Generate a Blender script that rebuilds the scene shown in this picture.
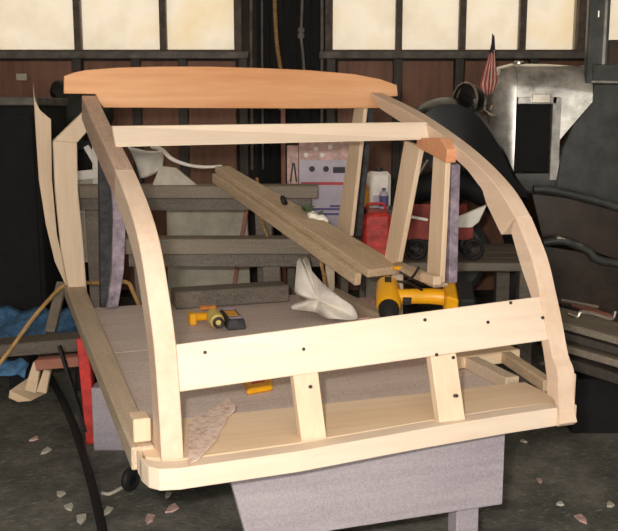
import bpy, bmesh, math, random
from mathutils import Vector, Matrix
random.seed(7)
R = math.radians
for o in list(bpy.data.objects): bpy.data.objects.remove(o)
SC = bpy.context.scene
COL = SC.collection

# ---------------------------------------------------------------- camera
F, CX, CY, HZ, HC = 900.0, 309.0, 265.5, 110.0, 1.30
TH = math.atan((CY - HZ) / F)
cam_d = bpy.data.cameras.new('camera'); cam = bpy.data.objects.new('camera', cam_d); COL.objects.link(cam)
cam.location = (0, 0, HC); cam.rotation_euler = (math.pi / 2 - TH, 0, 0)
cam_d.sensor_fit = 'HORIZONTAL'; cam_d.sensor_width = 36; cam_d.lens = 36 * F / 618; cam_d.clip_start = 0.02
SC.camera = cam
SC.view_settings.view_transform = 'Standard'; SC.view_settings.look = 'None'
SC.view_settings.exposure = 0.0; SC.view_settings.gamma = 1.0; SC.view_settings.use_curve_mapping = False

# ---------------------------------------------------------------- sky and camera flash
W = bpy.data.worlds.new('world'); SC.world = W; W.use_nodes = True
bg = W.node_tree.nodes['Background']; bg.inputs[0].default_value = (1.0, 0.945, 0.86, 1); bg.inputs[1].default_value = 2.4
fl_d = bpy.data.lights.new('camera_flash', 'AREA'); fl_d.shape = 'RECTANGLE'; fl_d.size = 0.07; fl_d.size_y = 0.045
fl_d.energy = 46; fl_d.color = (1.0, 0.93, 0.86)
fl = bpy.data.objects.new('camera_flash', fl_d); COL.objects.link(fl)
fl.location = (-0.085, 0.02, HC + 0.07); fl.rotation_euler = (math.pi / 2 - TH * 0.9, 0, 0)

# ---------------------------------------------------------------- geometry of the view (depth is always a real distance in the room)
def ray(px, py):
    x = (px - CX) / F; y = -(py - CY) / F
    return Vector((x, math.cos(TH) + y * math.sin(TH), -math.sin(TH) + y * math.cos(TH)))
CAMP = Vector((0, 0, HC))
def at(px, py, Y): r = ray(px, py); return CAMP + r * (Y / r.y)
def atz(px, py, z): r = ray(px, py); return CAMP + r * ((z - HC) / r.z)
def onp(px, py, P, n): r = ray(px, py); return CAMP + r * ((P - CAMP).dot(n) / r.dot(n))

# ---------------------------------------------------------------- materials
def lin(c):
    return tuple((v / 12.92 if v <= 0.04045 else ((v + 0.055) / 1.055) ** 2.4) for v in (x / 255 for x in c)) + (1,)
def base_mat(name):
    m = bpy.data.materials.new(name); m.use_nodes = True
    return m, m.node_tree, m.node_tree.nodes['Principled BSDF']
def ramp(nt, fac, stops):
    r = nt.nodes.new('ShaderNodeValToRGB'); e = r.color_ramp.elements
    e[0].position, e[0].color = stops[0][0], lin(stops[0][1])
    e[1].position, e[1].color = stops[-1][0], lin(stops[-1][1])
    for p, c in stops[1:-1]:
        k = e.new(p); k.color = lin(c)
    nt.links.new(fac, r.inputs[0]); return r.outputs[0]
def noise(nt, vec, scale, detail=4, rough=0.6, dist=0):
    n = nt.nodes.new('ShaderNodeTexNoise'); n.inputs['Scale'].default_value = scale
    n.inputs['Detail'].default_value = detail; n.inputs['Roughness'].default_value = rough; n.inputs['Distortion'].default_value = dist
    if vec is not None: nt.links.new(vec, n.inputs['Vector'])
    return n.outputs[0]
def mapped(nt, rotz, scale, loc=(0, 0, 0)):
    t = nt.nodes.new('ShaderNodeTexCoord')
    a = nt.nodes.new('ShaderNodeMapping'); a.inputs['Rotation'].default_value = (0, 0, rotz); a.inputs['Location'].default_value = loc
    b = nt.nodes.new('ShaderNodeMapping'); b.inputs['Scale'].default_value = scale
    nt.links.new(t.outputs['Object'], a.inputs['Vector']); nt.links.new(a.outputs[0], b.inputs['Vector'])
    return b.outputs[0]
def mixc(nt, fac, a, b, mode='MIX'):
    x = nt.nodes.new('ShaderNodeMix'); x.data_type = 'RGBA'; x.blend_type = mode
    for i, v in ((0, fac), (6, a), (7, b)):
        if hasattr(v, 'is_linked'): nt.links.new(v, x.inputs[i])
        else: x.inputs[i].default_value = v
    return x.outputs[2]
def bump(nt, bs, h, strength, dist=0.01):
    b = nt.nodes.new('ShaderNodeBump'); b.inputs['Strength'].default_value = strength; b.inputs['Distance'].default_value = dist
    nt.links.new(h, b.inputs['Height']); nt.links.new(b.outputs[0], bs.inputs['Normal'])
def plain(name, c, rough=0.6, metal=0.0, var=0.12, scale=14, bmp=0.0, coat=0.0):
    m, nt, bs = base_mat(name)
    v = mapped(nt, 0, (1, 1, 1)); n = noise(nt, v, scale)
    lo = tuple(max(0, x * (1 - var)) for x in c); hi = tuple(min(255, x * (1 + var)) for x in c)
    nt.links.new(ramp(nt, n, [(0.3, lo), (0.7, hi)]), bs.inputs['Base Color'])
    bs.inputs['Roughness'].default_value = rough; bs.inputs['Metallic'].default_value = metal
    bs.inputs['Coat Weight'].default_value = coat
    if bmp: bump(nt, bs, noise(nt, v, scale * 5), bmp)
    return m
def wood(name, dark, mid, light, rotz=0.0, axis='x', fine=60, speck=0.0, rough=0.65, knots=0.0, bmp=0.15):
    m, nt, bs = base_mat(name)
    st = {'x': (0.05, 1, 1), 'y': (1, 0.05, 1), 'z': (1, 1, 0.05)}[axis]
    v = mapped(nt, -rotz, st)
    g = noise(nt, v, fine, 5, 0.6, 0.4)
    c = ramp(nt, g, [(0.28, dark), (0.5, mid), (0.75, light)])
    big = noise(nt, mapped(nt, -rotz, tuple(min(1, s * 5) for s in st), (3, 1, 2)), 5, 3)
    c = mixc(nt, 0.55, c, ramp(nt, big, [(0.3, dark), (0.7, light)]))
    if knots:
        vo = nt.nodes.new('ShaderNodeTexVoronoi'); vo.inputs['Scale'].default_value = 4.0
        nt.links.new(mapped(nt, -rotz, tuple(min(1, s * 8) for s in st)), vo.inputs['Vector'])
        k = ramp(nt, vo.outputs['Distance'], [(0.02, (255, 255, 255)), (0.09, (0, 0, 0))])
        kk = nt.nodes.new('ShaderNodeMath'); kk.operation = 'MULTIPLY'; nt.links.new(k, kk.inputs[0]); kk.inputs[1].default_value = knots
        c = mixc(nt, kk.outputs[0], c, lin(tuple(x * 0.6 for x in dark)))
    if speck:
        s = noise(nt, mapped(nt, 0, (1, 1, 1)), 170, 3, 0.7)
        c = mixc(nt, speck, c, ramp(nt, s, [(0.35, tuple(x * 0.55 for x in dark)), (0.65, light)]), 'MIX')
    nt.links.new(c, bs.inputs['Base Color']); bs.inputs['Roughness'].default_value = rough
    if bmp: bump(nt, bs, g, bmp, 0.004)
    return m
YAW = R(18.37); YAWV = R(108.37 + 2.0)
PALE = ((224, 200, 174), (233, 212, 188), (242, 225, 205))
M = {}
M['pale_u'] = wood('pale_wood_across', *PALE, rotz=YAW, axis='x')
M['pale_z'] = wood('pale_wood_upright', (214, 184, 152), (226, 200, 170), (238, 218, 190), axis='z')
M['pale_v'] = wood('pale_wood_lengthwise', (214, 182, 146), (226, 198, 164), (238, 216, 186), rotz=YAWV, axis='x')
M['rib'] = wood('rib_wood', (214, 182, 155), (226, 198, 172), (236, 214, 192), rotz=YAWV, axis='x', fine=40)
M['rib_dark'] = wood('rib_weathered_wood', (176, 140, 116), (208, 174, 150), (230, 202, 180), rotz=YAWV, axis='x', fine=70, speck=0.35)
M['header'] = wood('header_wood', (196, 128, 78), (214, 152, 102), (232, 182, 136), rotz=YAW, axis='x', fine=34, knots=0.35)
M['gusset'] = wood('gusset_wood', (200, 130, 90), (214, 150, 108), (226, 172, 130), rotz=YAW)
M['board'] = wood('rear_board_wood', (230, 198, 160), (241, 214, 180), (248, 228, 200), rotz=YAW, fine=50, knots=0.5)
M['deck'] = wood('deck_plywood', (196, 177, 169), (224, 206, 198), (240, 226, 217), rotz=YAW, fine=45, speck=0.3, knots=0.6)
M['sill_side'] = wood('side_sill_wood', (162, 142, 118), (204, 182, 154), (236, 216, 190), rotz=YAWV, fine=60, speck=0.25)
M['grey_plank'] = wood('weathered_plank_wood', (168, 142, 112), (212, 184, 150), (236, 212, 180), rotz=R(130), fine=70, speck=0.22)
M['dark_timber'] = wood('dark_timber', (74, 67, 60), (110, 101, 90), (146, 134, 120), fine=60, speck=0.4)
M['timber'] = wood('grey_timber', (106, 97, 86), (140, 129, 114), (172, 159, 140), fine=60, speck=0.4)
M['lilac_post'] = plain('lilac_grey_and_post_shade', (140, 128, 140), 0.7, var=0.3, scale=22, bmp=0.2)  # also colours a painted shade strip beside a right-hand post
M['dark_side'] = plain('dark_grey_and_post_shade', (52, 52, 54), 0.8, var=0.4, scale=30)  # also stands for shade on the sides of posts
M['bench'] = wood('bench_plywood', (150, 141, 152), (170, 161, 170), (192, 183, 186), rotz=YAW, fine=40, speck=0.25)
M['brown_panel'] = wood('brown_wall_panel', (104, 70, 54), (140, 95, 74), (166, 120, 96), axis='z', fine=30, speck=0.2)
M['stud'] = wood('dark_stud', (50, 45, 41), (68, 61, 55), (90, 82, 74), axis='z', fine=40)
M['wall'] = plain('dark_wall', (54, 46, 40), 0.9, var=0.3, scale=6)
M['ceiling'] = plain('ceiling_boards', (214, 206, 194), 0.9, var=0.05)
M['plaster'] = plain('side_wall_plaster', (150, 140, 128), 0.9, var=0.12, scale=5)
M['winframe'] = plain('window_frame_paint', (92, 80, 72), 0.7, var=0.25, scale=18)
M['ledge'] = plain('window_ledge', (104, 98, 92), 0.75, var=0.25, scale=10)
M['black'] = plain('black_enamel', (20, 20, 21), 0.45, var=0.35)
M['black_matte'] = plain('black_matte', (16, 16, 16), 0.85, var=0.4)
M['rubber'] = plain('black_rubber', (22, 22, 22), 0.7)
M['steel'] = plain('dull_steel', (150, 150, 150), 0.45, 0.7)
M['chrome'] = plain('bright_metal', (214, 204, 190), 0.25, 1.0, var=0.05)
M['white'] = plain('white_paint', (243, 238, 228), 0.6, var=0.05)
M['paper'] = plain('white_plastic_sheet', (236, 229, 218), 0.6, var=0.06, bmp=0.15)
M['pale_board'] = plain('pale_foam_board', (196, 190, 174), 0.85, var=0.08)
M['yellow'] = plain('yellow_plastic', (238, 172, 20), 0.4, var=0.05)
M['pale_yellow'] = plain('pale_yellow_plastic', (228, 206, 120), 0.5, var=0.1)
M['red'] = plain('red_paint', (192, 56, 50), 0.5, var=0.2, scale=20)
M['red_dull'] = plain('dull_red_paint', (130, 54, 46), 0.7, var=0.2)
M['red_plank'] = wood('reddish_plank', (150, 92, 76), (172, 112, 94), (190, 134, 112), fine=40)
M['orange'] = plain('orange_plastic', (220, 140, 60), 0.5)
M['blue'] = plain('blue_tarp_plastic', (72, 112, 150), 0.55, var=0.3, scale=25, bmp=0.3)
M['rope'] = plain('tan_rope', (150, 116, 72), 0.9, var=0.3, scale=90)
M['cord'] = plain('orange_cord', (196, 156, 98), 0.6)
M['screw'] = plain('dark_screw', (52, 40, 36), 0.5)
M['leaf'] = plain('green_leaf', (70, 96, 60), 0.6, var=0.3)
M['lilac_card'] = plain('lilac_carton', (196, 186, 200), 0.6, var=0.06)
M['pink_card'] = plain('pink_carton', (206, 170, 162), 0.6, var=0.15, scale=30)
M['ink_red'] = plain('red_ink', (190, 70, 74), 0.6)
M['ink_blue'] = plain('blue_ink', (96, 90, 140), 0.6)
M['ink_black'] = plain('black_ink', (40, 38, 44), 0.6)
M['navy'] = plain('navy_cloth', (44, 38, 50), 0.9)
M['flag_red'] = plain('red_cloth', (196, 96, 84), 0.9)
M['flag_white'] = plain('white_cloth', (222, 196, 180), 0.9)
M['lens'] = plain('headlamp_glass', (30, 30, 32), 0.12, 0.2)
M['green_machine'] = plain('dark_green_enamel', (44, 48, 44), 0.7, var=0.2)
def truckpaint(name, c, rough, metal=0.15):
    m, nt, bs = base_mat(name)
    v = mapped(nt, 0, (1, 1, 1)); n = noise(nt, v, 7, 5, 0.7)
    nt.links.new(ramp(nt, n, [(0.3, tuple(x * 0.7 for x in c)), (0.7, tuple(min(255, x * 1.25) for x in c))]), bs.inputs['Base Color'])
    bs.inputs['Roughness'].default_value = rough; bs.inputs['Metallic'].default_value = metal
    bs.inputs['Coat Weight'].default_value = 0.5; bs.inputs['Coat Roughness'].default_value = 0.22
    return m
M['hood'] = truckpaint('grey_hood_paint', (188, 184, 176), 0.24, 0.45)
M['cowl'] = truckpaint('dark_grey_cab_paint', (74, 76, 73), 0.5)
M['fender'] = truckpaint('black_fender_paint', (15, 15, 15), 0.35)
M['fender'].node_tree.nodes['Principled BSDF'].inputs['Specular IOR Level'].default_value = 0.25; M['fender'].node_tree.nodes['Principled BSDF'].inputs['Coat Weight'].default_value = 0.08
M['running'] = truckpaint('brown_black_apron_paint', (62, 50, 41), 0.45)
def floor_mat():
    m, nt, bs = base_mat('oily_dirt_floor')
    v = mapped(nt, R(20), (1, 1, 1)); n = noise(nt, v, 3.5, 8, 0.75)
    c = ramp(nt, n, [(0.3, (50, 53, 49)), (0.5, (98, 99, 91)), (0.75, (156, 151, 140))])
    s = noise(nt, mapped(nt, R(-25), (1, 3.5, 1)), 26, 4, 0.7)
    k = ramp(nt, s, [(0.57, (0, 0, 0)), (0.72, (255, 255, 255))])
    kk = nt.nodes.new('ShaderNodeMath'); kk.operation = 'MULTIPLY'; nt.links.new(k, kk.inputs[0]); kk.inputs[1].default_value = 0.55
    c = mixc(nt, kk.outputs[0], c, lin((200, 194, 182)))
    nt.links.new(c, bs.inputs['Base Color']); bs.inputs['Roughness'].default_value = 0.85
    bump(nt, bs, noise(nt, v, 60, 6, 0.7), 0.6, 0.02)
    return m
M['floor'] = floor_mat()
def pane_mat():
    m, nt, bs = base_mat('dusty_window_pane'); nt.nodes.remove(bs)
    out = [n for n in nt.nodes if n.type == 'OUTPUT_MATERIAL'][0]
    tr = nt.nodes.new('ShaderNodeBsdfTransparent'); tl = nt.nodes.new('ShaderNodeBsdfTranslucent'); mx = nt.nodes.new('ShaderNodeMixShader')
    v = mapped(nt, 0, (1, 1, 1)); n = noise(nt, v, 2.2, 3)
    nt.links.new(ramp(nt, n, [(0.3, (203, 197, 186)), (0.5, (210, 205, 197)), (0.72, (207, 197, 178))]), tr.inputs[0])
    tl.inputs[0].default_value = (0.6, 0.55, 0.46, 1)
    mx.inputs[0].default_value = 0.2
    nt.links.new(tr.outputs[0], mx.inputs[1]); nt.links.new(tl.outputs[0], mx.inputs[2]); nt.links.new(mx.outputs[0], out.inputs[0])
    return m
M['pane'] = pane_mat()
def blotch():
    m, nt, bs = base_mat('mottled_blotch')
    n = noise(nt, mapped(nt, 0, (1, 1, 1)), 55, 5, 0.7)
    nt.links.new(ramp(nt, n, [(0.33, (186, 150, 128)), (0.46, (224, 198, 180)), (0.6, (236, 218, 206))]), bs.inputs['Base Color'])
    bs.inputs['Roughness'].default_value = 0.7; return m
M['blotch'] = blotch()

# ---------------------------------------------------------------- mesh helpers: every builder returns (verts, faces) in room coordinates
def box(c0, c1):
    x0, y0, z0 = c0; x1, y1, z1 = c1
    v = [Vector(p) for p in ((x0, y0, z0), (x1, y0, z0), (x1, y1, z0), (x0, y1, z0), (x0, y0, z1), (x1, y0, z1), (x1, y1, z1), (x0, y1, z1))]
    return v, [(0, 3, 2, 1), (4, 5, 6, 7), (0, 1, 5, 4), (1, 2, 6, 5), (2, 3, 7, 6), (3, 0, 4, 7)]
def hexa(a, b):            # two quads of matching corners
    v = [Vector(p) for p in a] + [Vector(p) for p in b]
    return v, [(3, 2, 1, 0), (4, 5, 6, 7), (0, 1, 5, 4), (1, 2, 6, 5), (2, 3, 7, 6), (3, 0, 4, 7)]
def beam(p0, p1, w, h, up=(0, 0, 1), w1=None, h1=None):
    p0, p1 = Vector(p0), Vector(p1); d = (p1 - p0).normalized(); s = d.cross(Vector(up)).normalized(); u = s.cross(d)
    w1 = w if w1 is None else w1; h1 = h if h1 is None else h1
    q = lambda p, w, h: [p - s * w / 2 - u * h / 2, p + s * w / 2 - u * h / 2, p + s * w / 2 + u * h / 2, p - s * w / 2 + u * h / 2]
    return hexa(q(p0, w, h), q(p1, w1, h1))
def prism(poly, ext):
    n = len(poly); ext = Vector(ext)
    v = [Vector(p) for p in poly] + [Vector(p) + ext for p in poly]
    return v, [tuple(reversed(range(n))), tuple(range(n, 2 * n))] + [(i, (i + 1) % n, n + (i + 1) % n, n + i) for i in range(n)]
def strip(outer, inner, ext):   # curved board between two matched edge curves
    n = len(outer); ext = Vector(ext); v = []
    for o, i in zip(outer, inner): v += [Vector(o), Vector(i), Vector(i) + ext, Vector(o) + ext]
    f = [(0, 1, 2, 3), tuple(4 * (n - 1) + k for k in (3, 2, 1, 0))]
    for k in range(n - 1):
        a, b = 4 * k, 4 * k + 4
        for j in range(4): f.append((a + j, b + j, b + (j + 1) % 4, a + (j + 1) % 4))
    return v, f
def smooth_curve(pts, n):
    pts = [Vector(p) for p in pts]; out = []; m = len(pts) - 1
    for k in range(n + 1):
        t = k / n * m; i = min(int(t), m - 1); t -= i
        p0, p1, p2, p3 = pts[max(i - 1, 0)], pts[i], pts[i + 1], pts[min(i + 2, m)]
        out.append(0.5 * ((2 * p1) + (p2 - p0) * t + (2 * p0 - 5 * p1 + 4 * p2 - p3) * t * t + (3 * p1 - p0 - 3 * p2 + p3) * t ** 3))
    return out
def tube(pts, r, n=7, r1=None):
    pts = [Vector(p) for p in pts]; v = []; f = []; m = len(pts); prev = None
    for k, p in enumerate(pts):
        d = (pts[min(k + 1, m - 1)] - pts[max(k - 1, 0)]).normalized()
        a = prev - d * prev.dot(d) if prev is not None else d.cross(Vector((0.31, 0.2, 0.93)))
        a.normalize(); prev = a; b = d.cross(a)
        rr = r if r1 is None else r + (r1 - r) * k / (m - 1)
        for j in range(n):
            t = 2 * math.pi * j / n; v.append(p + (a * math.cos(t) + b * math.sin(t)) * rr)
    for k in range(m - 1):
        for j in range(n): f.append((k * n + j, k * n + (j + 1) % n, (k + 1) * n + (j + 1) % n, (k + 1) * n + j))
    f += [tuple(reversed(range(n))), tuple(range((m - 1) * n, m * n))]
    return v, f
def lathe(c, axis, prof, n=20):   # prof: (distance along the axis, radius)
    c = Vector(c); d = Vector(axis).normalized(); a = d.orthogonal().normalized(); b = d.cross(a); v = []; f = []
    for h, r in prof:
        for j in range(n):
            t = 2 * math.pi * j / n; v.append(c + d * h + (a * math.cos(t) + b * math.sin(t)) * max(r, 1e-4))
    m = len(prof)
    for k in range(m - 1):
        for j in range(n): f.append((k * n + j, k * n + (j + 1) % n, (k + 1) * n + (j + 1) % n, (k + 1) * n + j))
    f += [tuple(reversed(range(n))), tuple(range((m - 1) * n, m * n))]
    return v, f
def ring(c, axis, Rr, r, n=20, k=8):
    c = Vector(c); d = Vector(axis).normalized(); a = d.orthogonal().normalized(); b = d.cross(a); v = []; f = []
    for i in range(n):
        t = 2 * math.pi * i / n; e = a * math.cos(t) + b * math.sin(t)
        for j in range(k):
            s = 2 * math.pi * j / k; v.append(c + e * (Rr + r * math.cos(s)) + d * r * math.sin(s))
    for i in range(n):
        for j in range(k): f.append((i * k + j, ((i + 1) % n) * k + j, ((i + 1) % n) * k + (j + 1) % k, i * k + (j + 1) % k))
    return v, f
def grid(fn, nu, nv, thick=0.0):
    P = [[Vector(fn(i / nu, j / nv)) for i in range(nu + 1)] for j in range(nv + 1)]
    v = [p for row in P for p in row]; w = nu + 1
    f = [(j * w + i, j * w + i + 1, (j + 1) * w + i + 1, (j + 1) * w + i) for j in range(nv) for i in range(nu)]
    return v, f
def join(*parts):
    v, f = [], []
    for pv, pf in parts:
        o = len(v); v += pv; f += [tuple(i + o for i in q) for q in pf]
    return v, f

def mk(name, geo, mat, parent=None, bev=0.0, smooth=False, solid=0.0, sub=0, origin=None):
    v, f = geo; v = [Vector(p) for p in v]
    if parent is not None: o0 = Vector(ABS[parent.name])
    elif origin is not None: o0 = Vector(origin)
    else:
        xs = [p.x for p in v]; ys = [p.y for p in v]; zs = [p.z for p in v]
        o0 = Vector(((min(xs) + max(xs)) / 2, (min(ys) + max(ys)) / 2, min(zs)))
    me = bpy.data.meshes.new(name); me.from_pydata([p - o0 for p in v], [], f)
    bm = bmesh.new(); bm.from_mesh(me); bmesh.ops.recalc_face_normals(bm, faces=bm.faces)
    if bev:
        ed = [e for e in bm.edges if len(e.link_faces) == 2 and e.calc_face_angle(0) > 0.6]
        bmesh.ops.bevel(bm, geom=ed, offset=bev, segments=1, affect='EDGES', clamp_overlap=True)
    bm.to_mesh(me); bm.free()
    me.materials.append(M[mat])
    if smooth:
        for p in me.polygons: p.use_smooth = True
    ob = bpy.data.objects.new(name, me); COL.objects.link(ob)
    ABS[ob.name] = o0
    if parent is None: ob.location = o0
    else: ob.parent = parent
    if solid:
        s = ob.modifiers.new('thickness', 'SOLIDIFY'); s.thickness = solid; s.offset = 0
    if sub:
        s = ob.modifiers.new('subdivision', 'SUBSURF'); s.levels = sub; s.render_levels = sub
    if smooth and not sub:
        try: me.set_sharp_from_angle(angle=R(40))
        except Exception: pass
    return ob
ABS = {}
def tag(o, label, cat, group=None):
    o['label'] = label; o['category'] = cat
    if group: o['group'] = group
    return o
def thing(name, label, cat, loc, group=None):
    o = bpy.data.objects.new(name, None); COL.objects.link(o); o.location = loc; o.empty_display_size = 0.05
    ABS[o.name] = Vector(loc); return tag(o, label, cat, group)
def struct(o): o['kind'] = 'structure'; return o

# ================================================================ the room
WY = 6.2
zs = at(300, 51.5, WY).z          # window sill height
XL, XR, YF, ZC = -3.6, 3.9, -1.6, 3.1
struct(mk('floor', box((XL, YF, -0.1), (XR, WY + 0.2, 0.0)), 'floor'))
struct(mk('ceiling', box((XL, YF, ZC), (XR, WY + 0.2, ZC + 0.1)), 'ceiling'))
struct(mk('wall_left', box((XL - 0.1, YF, 0), (XL, WY + 0.2, ZC)), 'plaster'))
struct(mk('wall_right', box((XR, YF, 0), (XR + 0.1, WY + 0.2, ZC)), 'plaster'))
wfr = struct(bpy.data.objects.new('wall_front', None)); COL.objects.link(wfr); wfr.location = (0, YF, 0); ABS['wall_front'] = Vector((0, YF, 0))
mk('wall_section', box((XL, YF - 0.1, 0), (-2.9, YF, ZC)), 'wall', wfr)      # the garage doorway behind the photographer stands open
mk('wall_section', box((2.9, YF - 0.1, 0), (XR, YF, ZC)), 'wall', wfr)
mk('door_lintel', box((-2.9, YF - 0.1, 2.8), (2.9, YF, ZC)), 'wall', wfr)
xa = lambda px: at(px, 30, WY).x
zt = 2.75
wb = struct(bpy.data.objects.new('wall_back', None)); COL.objects.link(wb); wb.location = (0, WY, 0); ABS['wall_back'] = Vector((0, WY, 0))
mk('lower_wall', box((XL, WY + 0.03, 0), (XR, WY + 0.15, zs)), 'wall', wb)
mk('upper_wall', box((XL, WY + 0.03, zt), (XR, WY + 0.15, ZC)), 'wall', wb)
wins = [(-90, 240, [-10, 76, 162]), (331, 584, [399.5, 463.5, 524]), (604, 700, [650])]
edges = [XL] + [xa(p) for w_ in wins for p in w_[:2]] + [XR]
for k in range(0, len(edges), 2):
    mk('pier', box((edges[k], WY + 0.03, zs), (edges[k + 1], WY + 0.15, zt)), 'wall', wb)
# brown panels between dark studs under the windows
px = -60
k = 0
for a, b in ((-40, 70), (82, 132), (139, 178), (186, 235), (338, 395), (402, 455), (466, 530), (540, 600)):
    x0, x1 = xa(a), xa(b)
    mk('wall_panel', box((x0, WY + 0.008, 0.75), (x1, WY + 0.03, zs - 0.06)), 'brown_panel', wb, bev=0.004)
    mk('wall_panel', box((x0, WY + 0.010, 0.05), (x1, WY + 0.03, 0.70)), 'brown_panel', wb, bev=0.004)
for p in (76, 135, 182, 243, 331, 398, 460, 535):
    mk('stud', box((xa(p) - 0.03, WY - 0.03, 0), (xa(p) + 0.03, WY + 0.03, zs - 0.04)), 'stud', wb, bev=0.004)
# dark boarded doorway between the two windows
xd0, xd1 = xa(256), xa(325)
nb = 5
for k in range(nb):
    w_ = (xd1 - xd0) / nb
    mk('plank', box((xd0 + k * w_ + 0.004, WY + 0.0, 0.02), (xd0 + (k + 1) * w_ - 0.004, WY + 0.03, zt)), 'black_matte', wb, bev=0.003)
for p, r in ((251, 0.010), (262, 0.007), (322, 0.011)):
    mk('conduit', tube([at(p, -60, WY - 0.03), at(p, 30, WY - 0.03), (at(p, 30, WY).x, WY - 0.03, 0.9)], r), 'ledge', wb, smooth=True)
for n_, (a, b, bars) in enumerate(wins, 1):
    w = struct(bpy.data.objects.new('window_%d' % n_, None)); COL.objects.link(w)
    w.location = (xa((a + b) / 2), WY, zs); ABS[w.name] = Vector(w.location)
    x0, x1 = xa(a), xa(b)
    mk('window_sill', box((x0 - 0.08, WY - 0.08, zs - 0.05), (x1 + 0.06, WY + 0.03, zs - 0.004)), 'ledge', w, bev=0.004)
    for q in (x0, x1): mk('jamb', box((q - 0.04, WY - 0.01, zs), (q + 0.012, WY + 0.12, zt)), 'winframe', w, bev=0.003)
    mk('bottom_rail', box((x0, WY + 0.02, zs - 0.004), (x1, WY + 0.1, zs + 0.014)), 'winframe', w, bev=0.003)
    mk('top_rail', box((x0, WY + 0.02, zt - 0.05), (x1, WY + 0.1, zt)), 'winframe', w, bev=0.003)
    cuts = [x0] + [xa(q) for q in bars] + [x1]
    for i, q in enumerate(bars):
        mk('mullion', box((xa(q) - 0.021, WY + 0.015, zs), (xa(q) + 0.021, WY + 0.1, zt)), 'winframe', w, bev=0.004)
    for i in range(len(cuts) - 1):
        mk('pane', box((cuts[i] + 0.012, WY + 0.058, zs), (cuts[i + 1] - 0.012, WY + 0.062, zt)), 'pane', w)

# ================================================================ the wooden body frame
ZB = 0.48
LB = atz(160, 476, ZB); RBp = atz(572, 424, ZB)
U = (RBp - LB).normalized(); WF = (RBp - LB).length
V = Vector((math.cos(YAWV), math.sin(YAWV), 0)); Zv = Vector((0, 0, 1)); NV = Vector((-V.y, V.x, 0))
def fr(u, v, w): return LB + U * u + V * v + Zv * w
def onF(px, py, u): return onp(px, py, LB + U * u, NV)
def vw(p, u): q = p - (LB + U * u); return q.dot(V), q.z
FR = thing('wooden_body_frame', 'unfinished pale timber car body frame with two curved rear ribs', 'car body', fr(WF / 2, 0.4, 0))
TK = 0.05
left_out = [(-0.03, 0.0), (-0.02, 0.11), (0.003, 0.216), (0.024, 0.308), (0.075, 0.379), (0.135, 0.47), (0.22, 0.548), (0.40, 0.622), (0.558, 0.673), (0.73, 0.722), (1.00, 0.79), (1.225, 0.868)]
right_out = [(-0.005, 0.0), (0.0, 0.135), (0.03, 0.182), (0.065, 0.268), (0.097, 0.338), (0.144, 0.429), (0.227, 0.529), (0.322, 0.602), (0.485, 0.68), (0.684, 0.75), (0.917, 0.817), (1.22, 0.884)]
def ribcurve(u, prof, n=44):
    c = smooth_curve([fr(u, v, w) for v, w in prof], n)
    for _ in range(10): c = [c[0]] + [c[i] * 0.5 + (c[i - 1] + c[i + 1]) * 0.25 for i in range(1, n)] + [c[n]]
    return c
def offset_in(u, prof, t):
    c = [Vector((v, w)) for v, w in [((p - fr(u, 0, 0)).dot(V), p.z - ZB) for p in ribcurve(u, prof)]]; out = []
    n = len(c)
    for i in range(n):
        d = (c[min(i + 1, n - 1)] - c[max(i - 1, 0)]).normalized(); nn = Vector((d.y, -d.x)); k = i / (n - 1)
        tt = t(k) if callable(t) else t
        q = c[i] + nn * tt
        out.append(fr(u, q.x, max(q.y, 0.0)))
    return out
# left rib: the upper length is a separate, rougher piece of timber
lo = ribcurve(0, left_out); li = offset_in(0, left_out, 0.085)
cut = 31
mk('rib', strip(lo[:cut + 1], li[:cut + 1], U * TK), 'rib', FR, bev=0.002)
mk('rib_upper_length', strip(lo[cut:], li[cut:], U * TK), 'rib_dark', FR, bev=0.002)
# right rib: the upper length is wider on the inside and ends in a step
u1 = WF - TK
def rc(prof, n, crisp=False):
    P = [fr(u1, v, w) for v, w in prof]
    if not crisp: return smooth_curve(P, n)
    m = len(P) - 1; return [P[min(int(k / n * m), m - 1)].lerp(P[min(int(k / n * m), m - 1) + 1], k / n * m - min(int(k / n * m), m - 1)) for k in range(n + 1)]
def pin(pts, n, crisp=False): return rc([vw(onF(px, py, u1), u1) for px, py in pts], n, crisp)
ol = lambda prof: [(v, w) for v, w in prof]
mk('rib', strip(rc(right_out[:7], 30), pin([(561, 424), (556, 405), (548, 384), (541.5, 341), (531, 297), (521, 267), (511, 232)], 30), U * TK), 'rib', FR, bev=0.002)
mk('rib_upper_length', strip(rc(right_out[6:], 35, False), pin([(501, 235), (486, 204), (482, 190), (466, 169), (445, 150), (400, 122), (380, 109)], 35, True), U * TK), 'rib', FR, bev=0.002)

def vin(prof, w):
    for (v0, w0), (v1, w1) in zip(prof, prof[1:]):
        if w0 <= w <= w1: return v0 + (v1 - v0) * (w - w0) / (w1 - w0)
    return prof[-1][0]
# rear rail between the ribs
wl0, wl1 = vw(onF(184, 390, TK), TK)[1], vw(onF(181, 345, TK), TK)[1]
wr0, wr1 = vw(onF(541, 342, u1), u1)[1], vw(onF(546, 300, u1), u1)[1]
def rearpt(u, w): k = u / WF; return fr(u, (1 - k) * vin(left_out, w) + k * vin(right_out, w) + 0.004, w)
n_in = (U.cross(rearpt(0.5, 0.3) - rearpt(0.5, 0.2))).normalized() * -1
if n_in.dot(V) < 0: n_in = -n_in
wl0, wl1, wr0, wr1 = 0.193, 0.297, 0.222, 0.330
rail = [rearpt(TK, wl0), rearpt(u1, wr0), rearpt(u1, wr1), rearpt(TK, wl1)]
mk('rear_rail', prism(rail, n_in * 0.032), 'pale_u', FR, bev=0.002)
rp_n = n_in; rp_p = rail[0]
def onR(px, py): return onp(px, py, rp_p, rp_n)
def rear_u(px, py): return (onR(px, py) - LB).dot(U)
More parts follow.
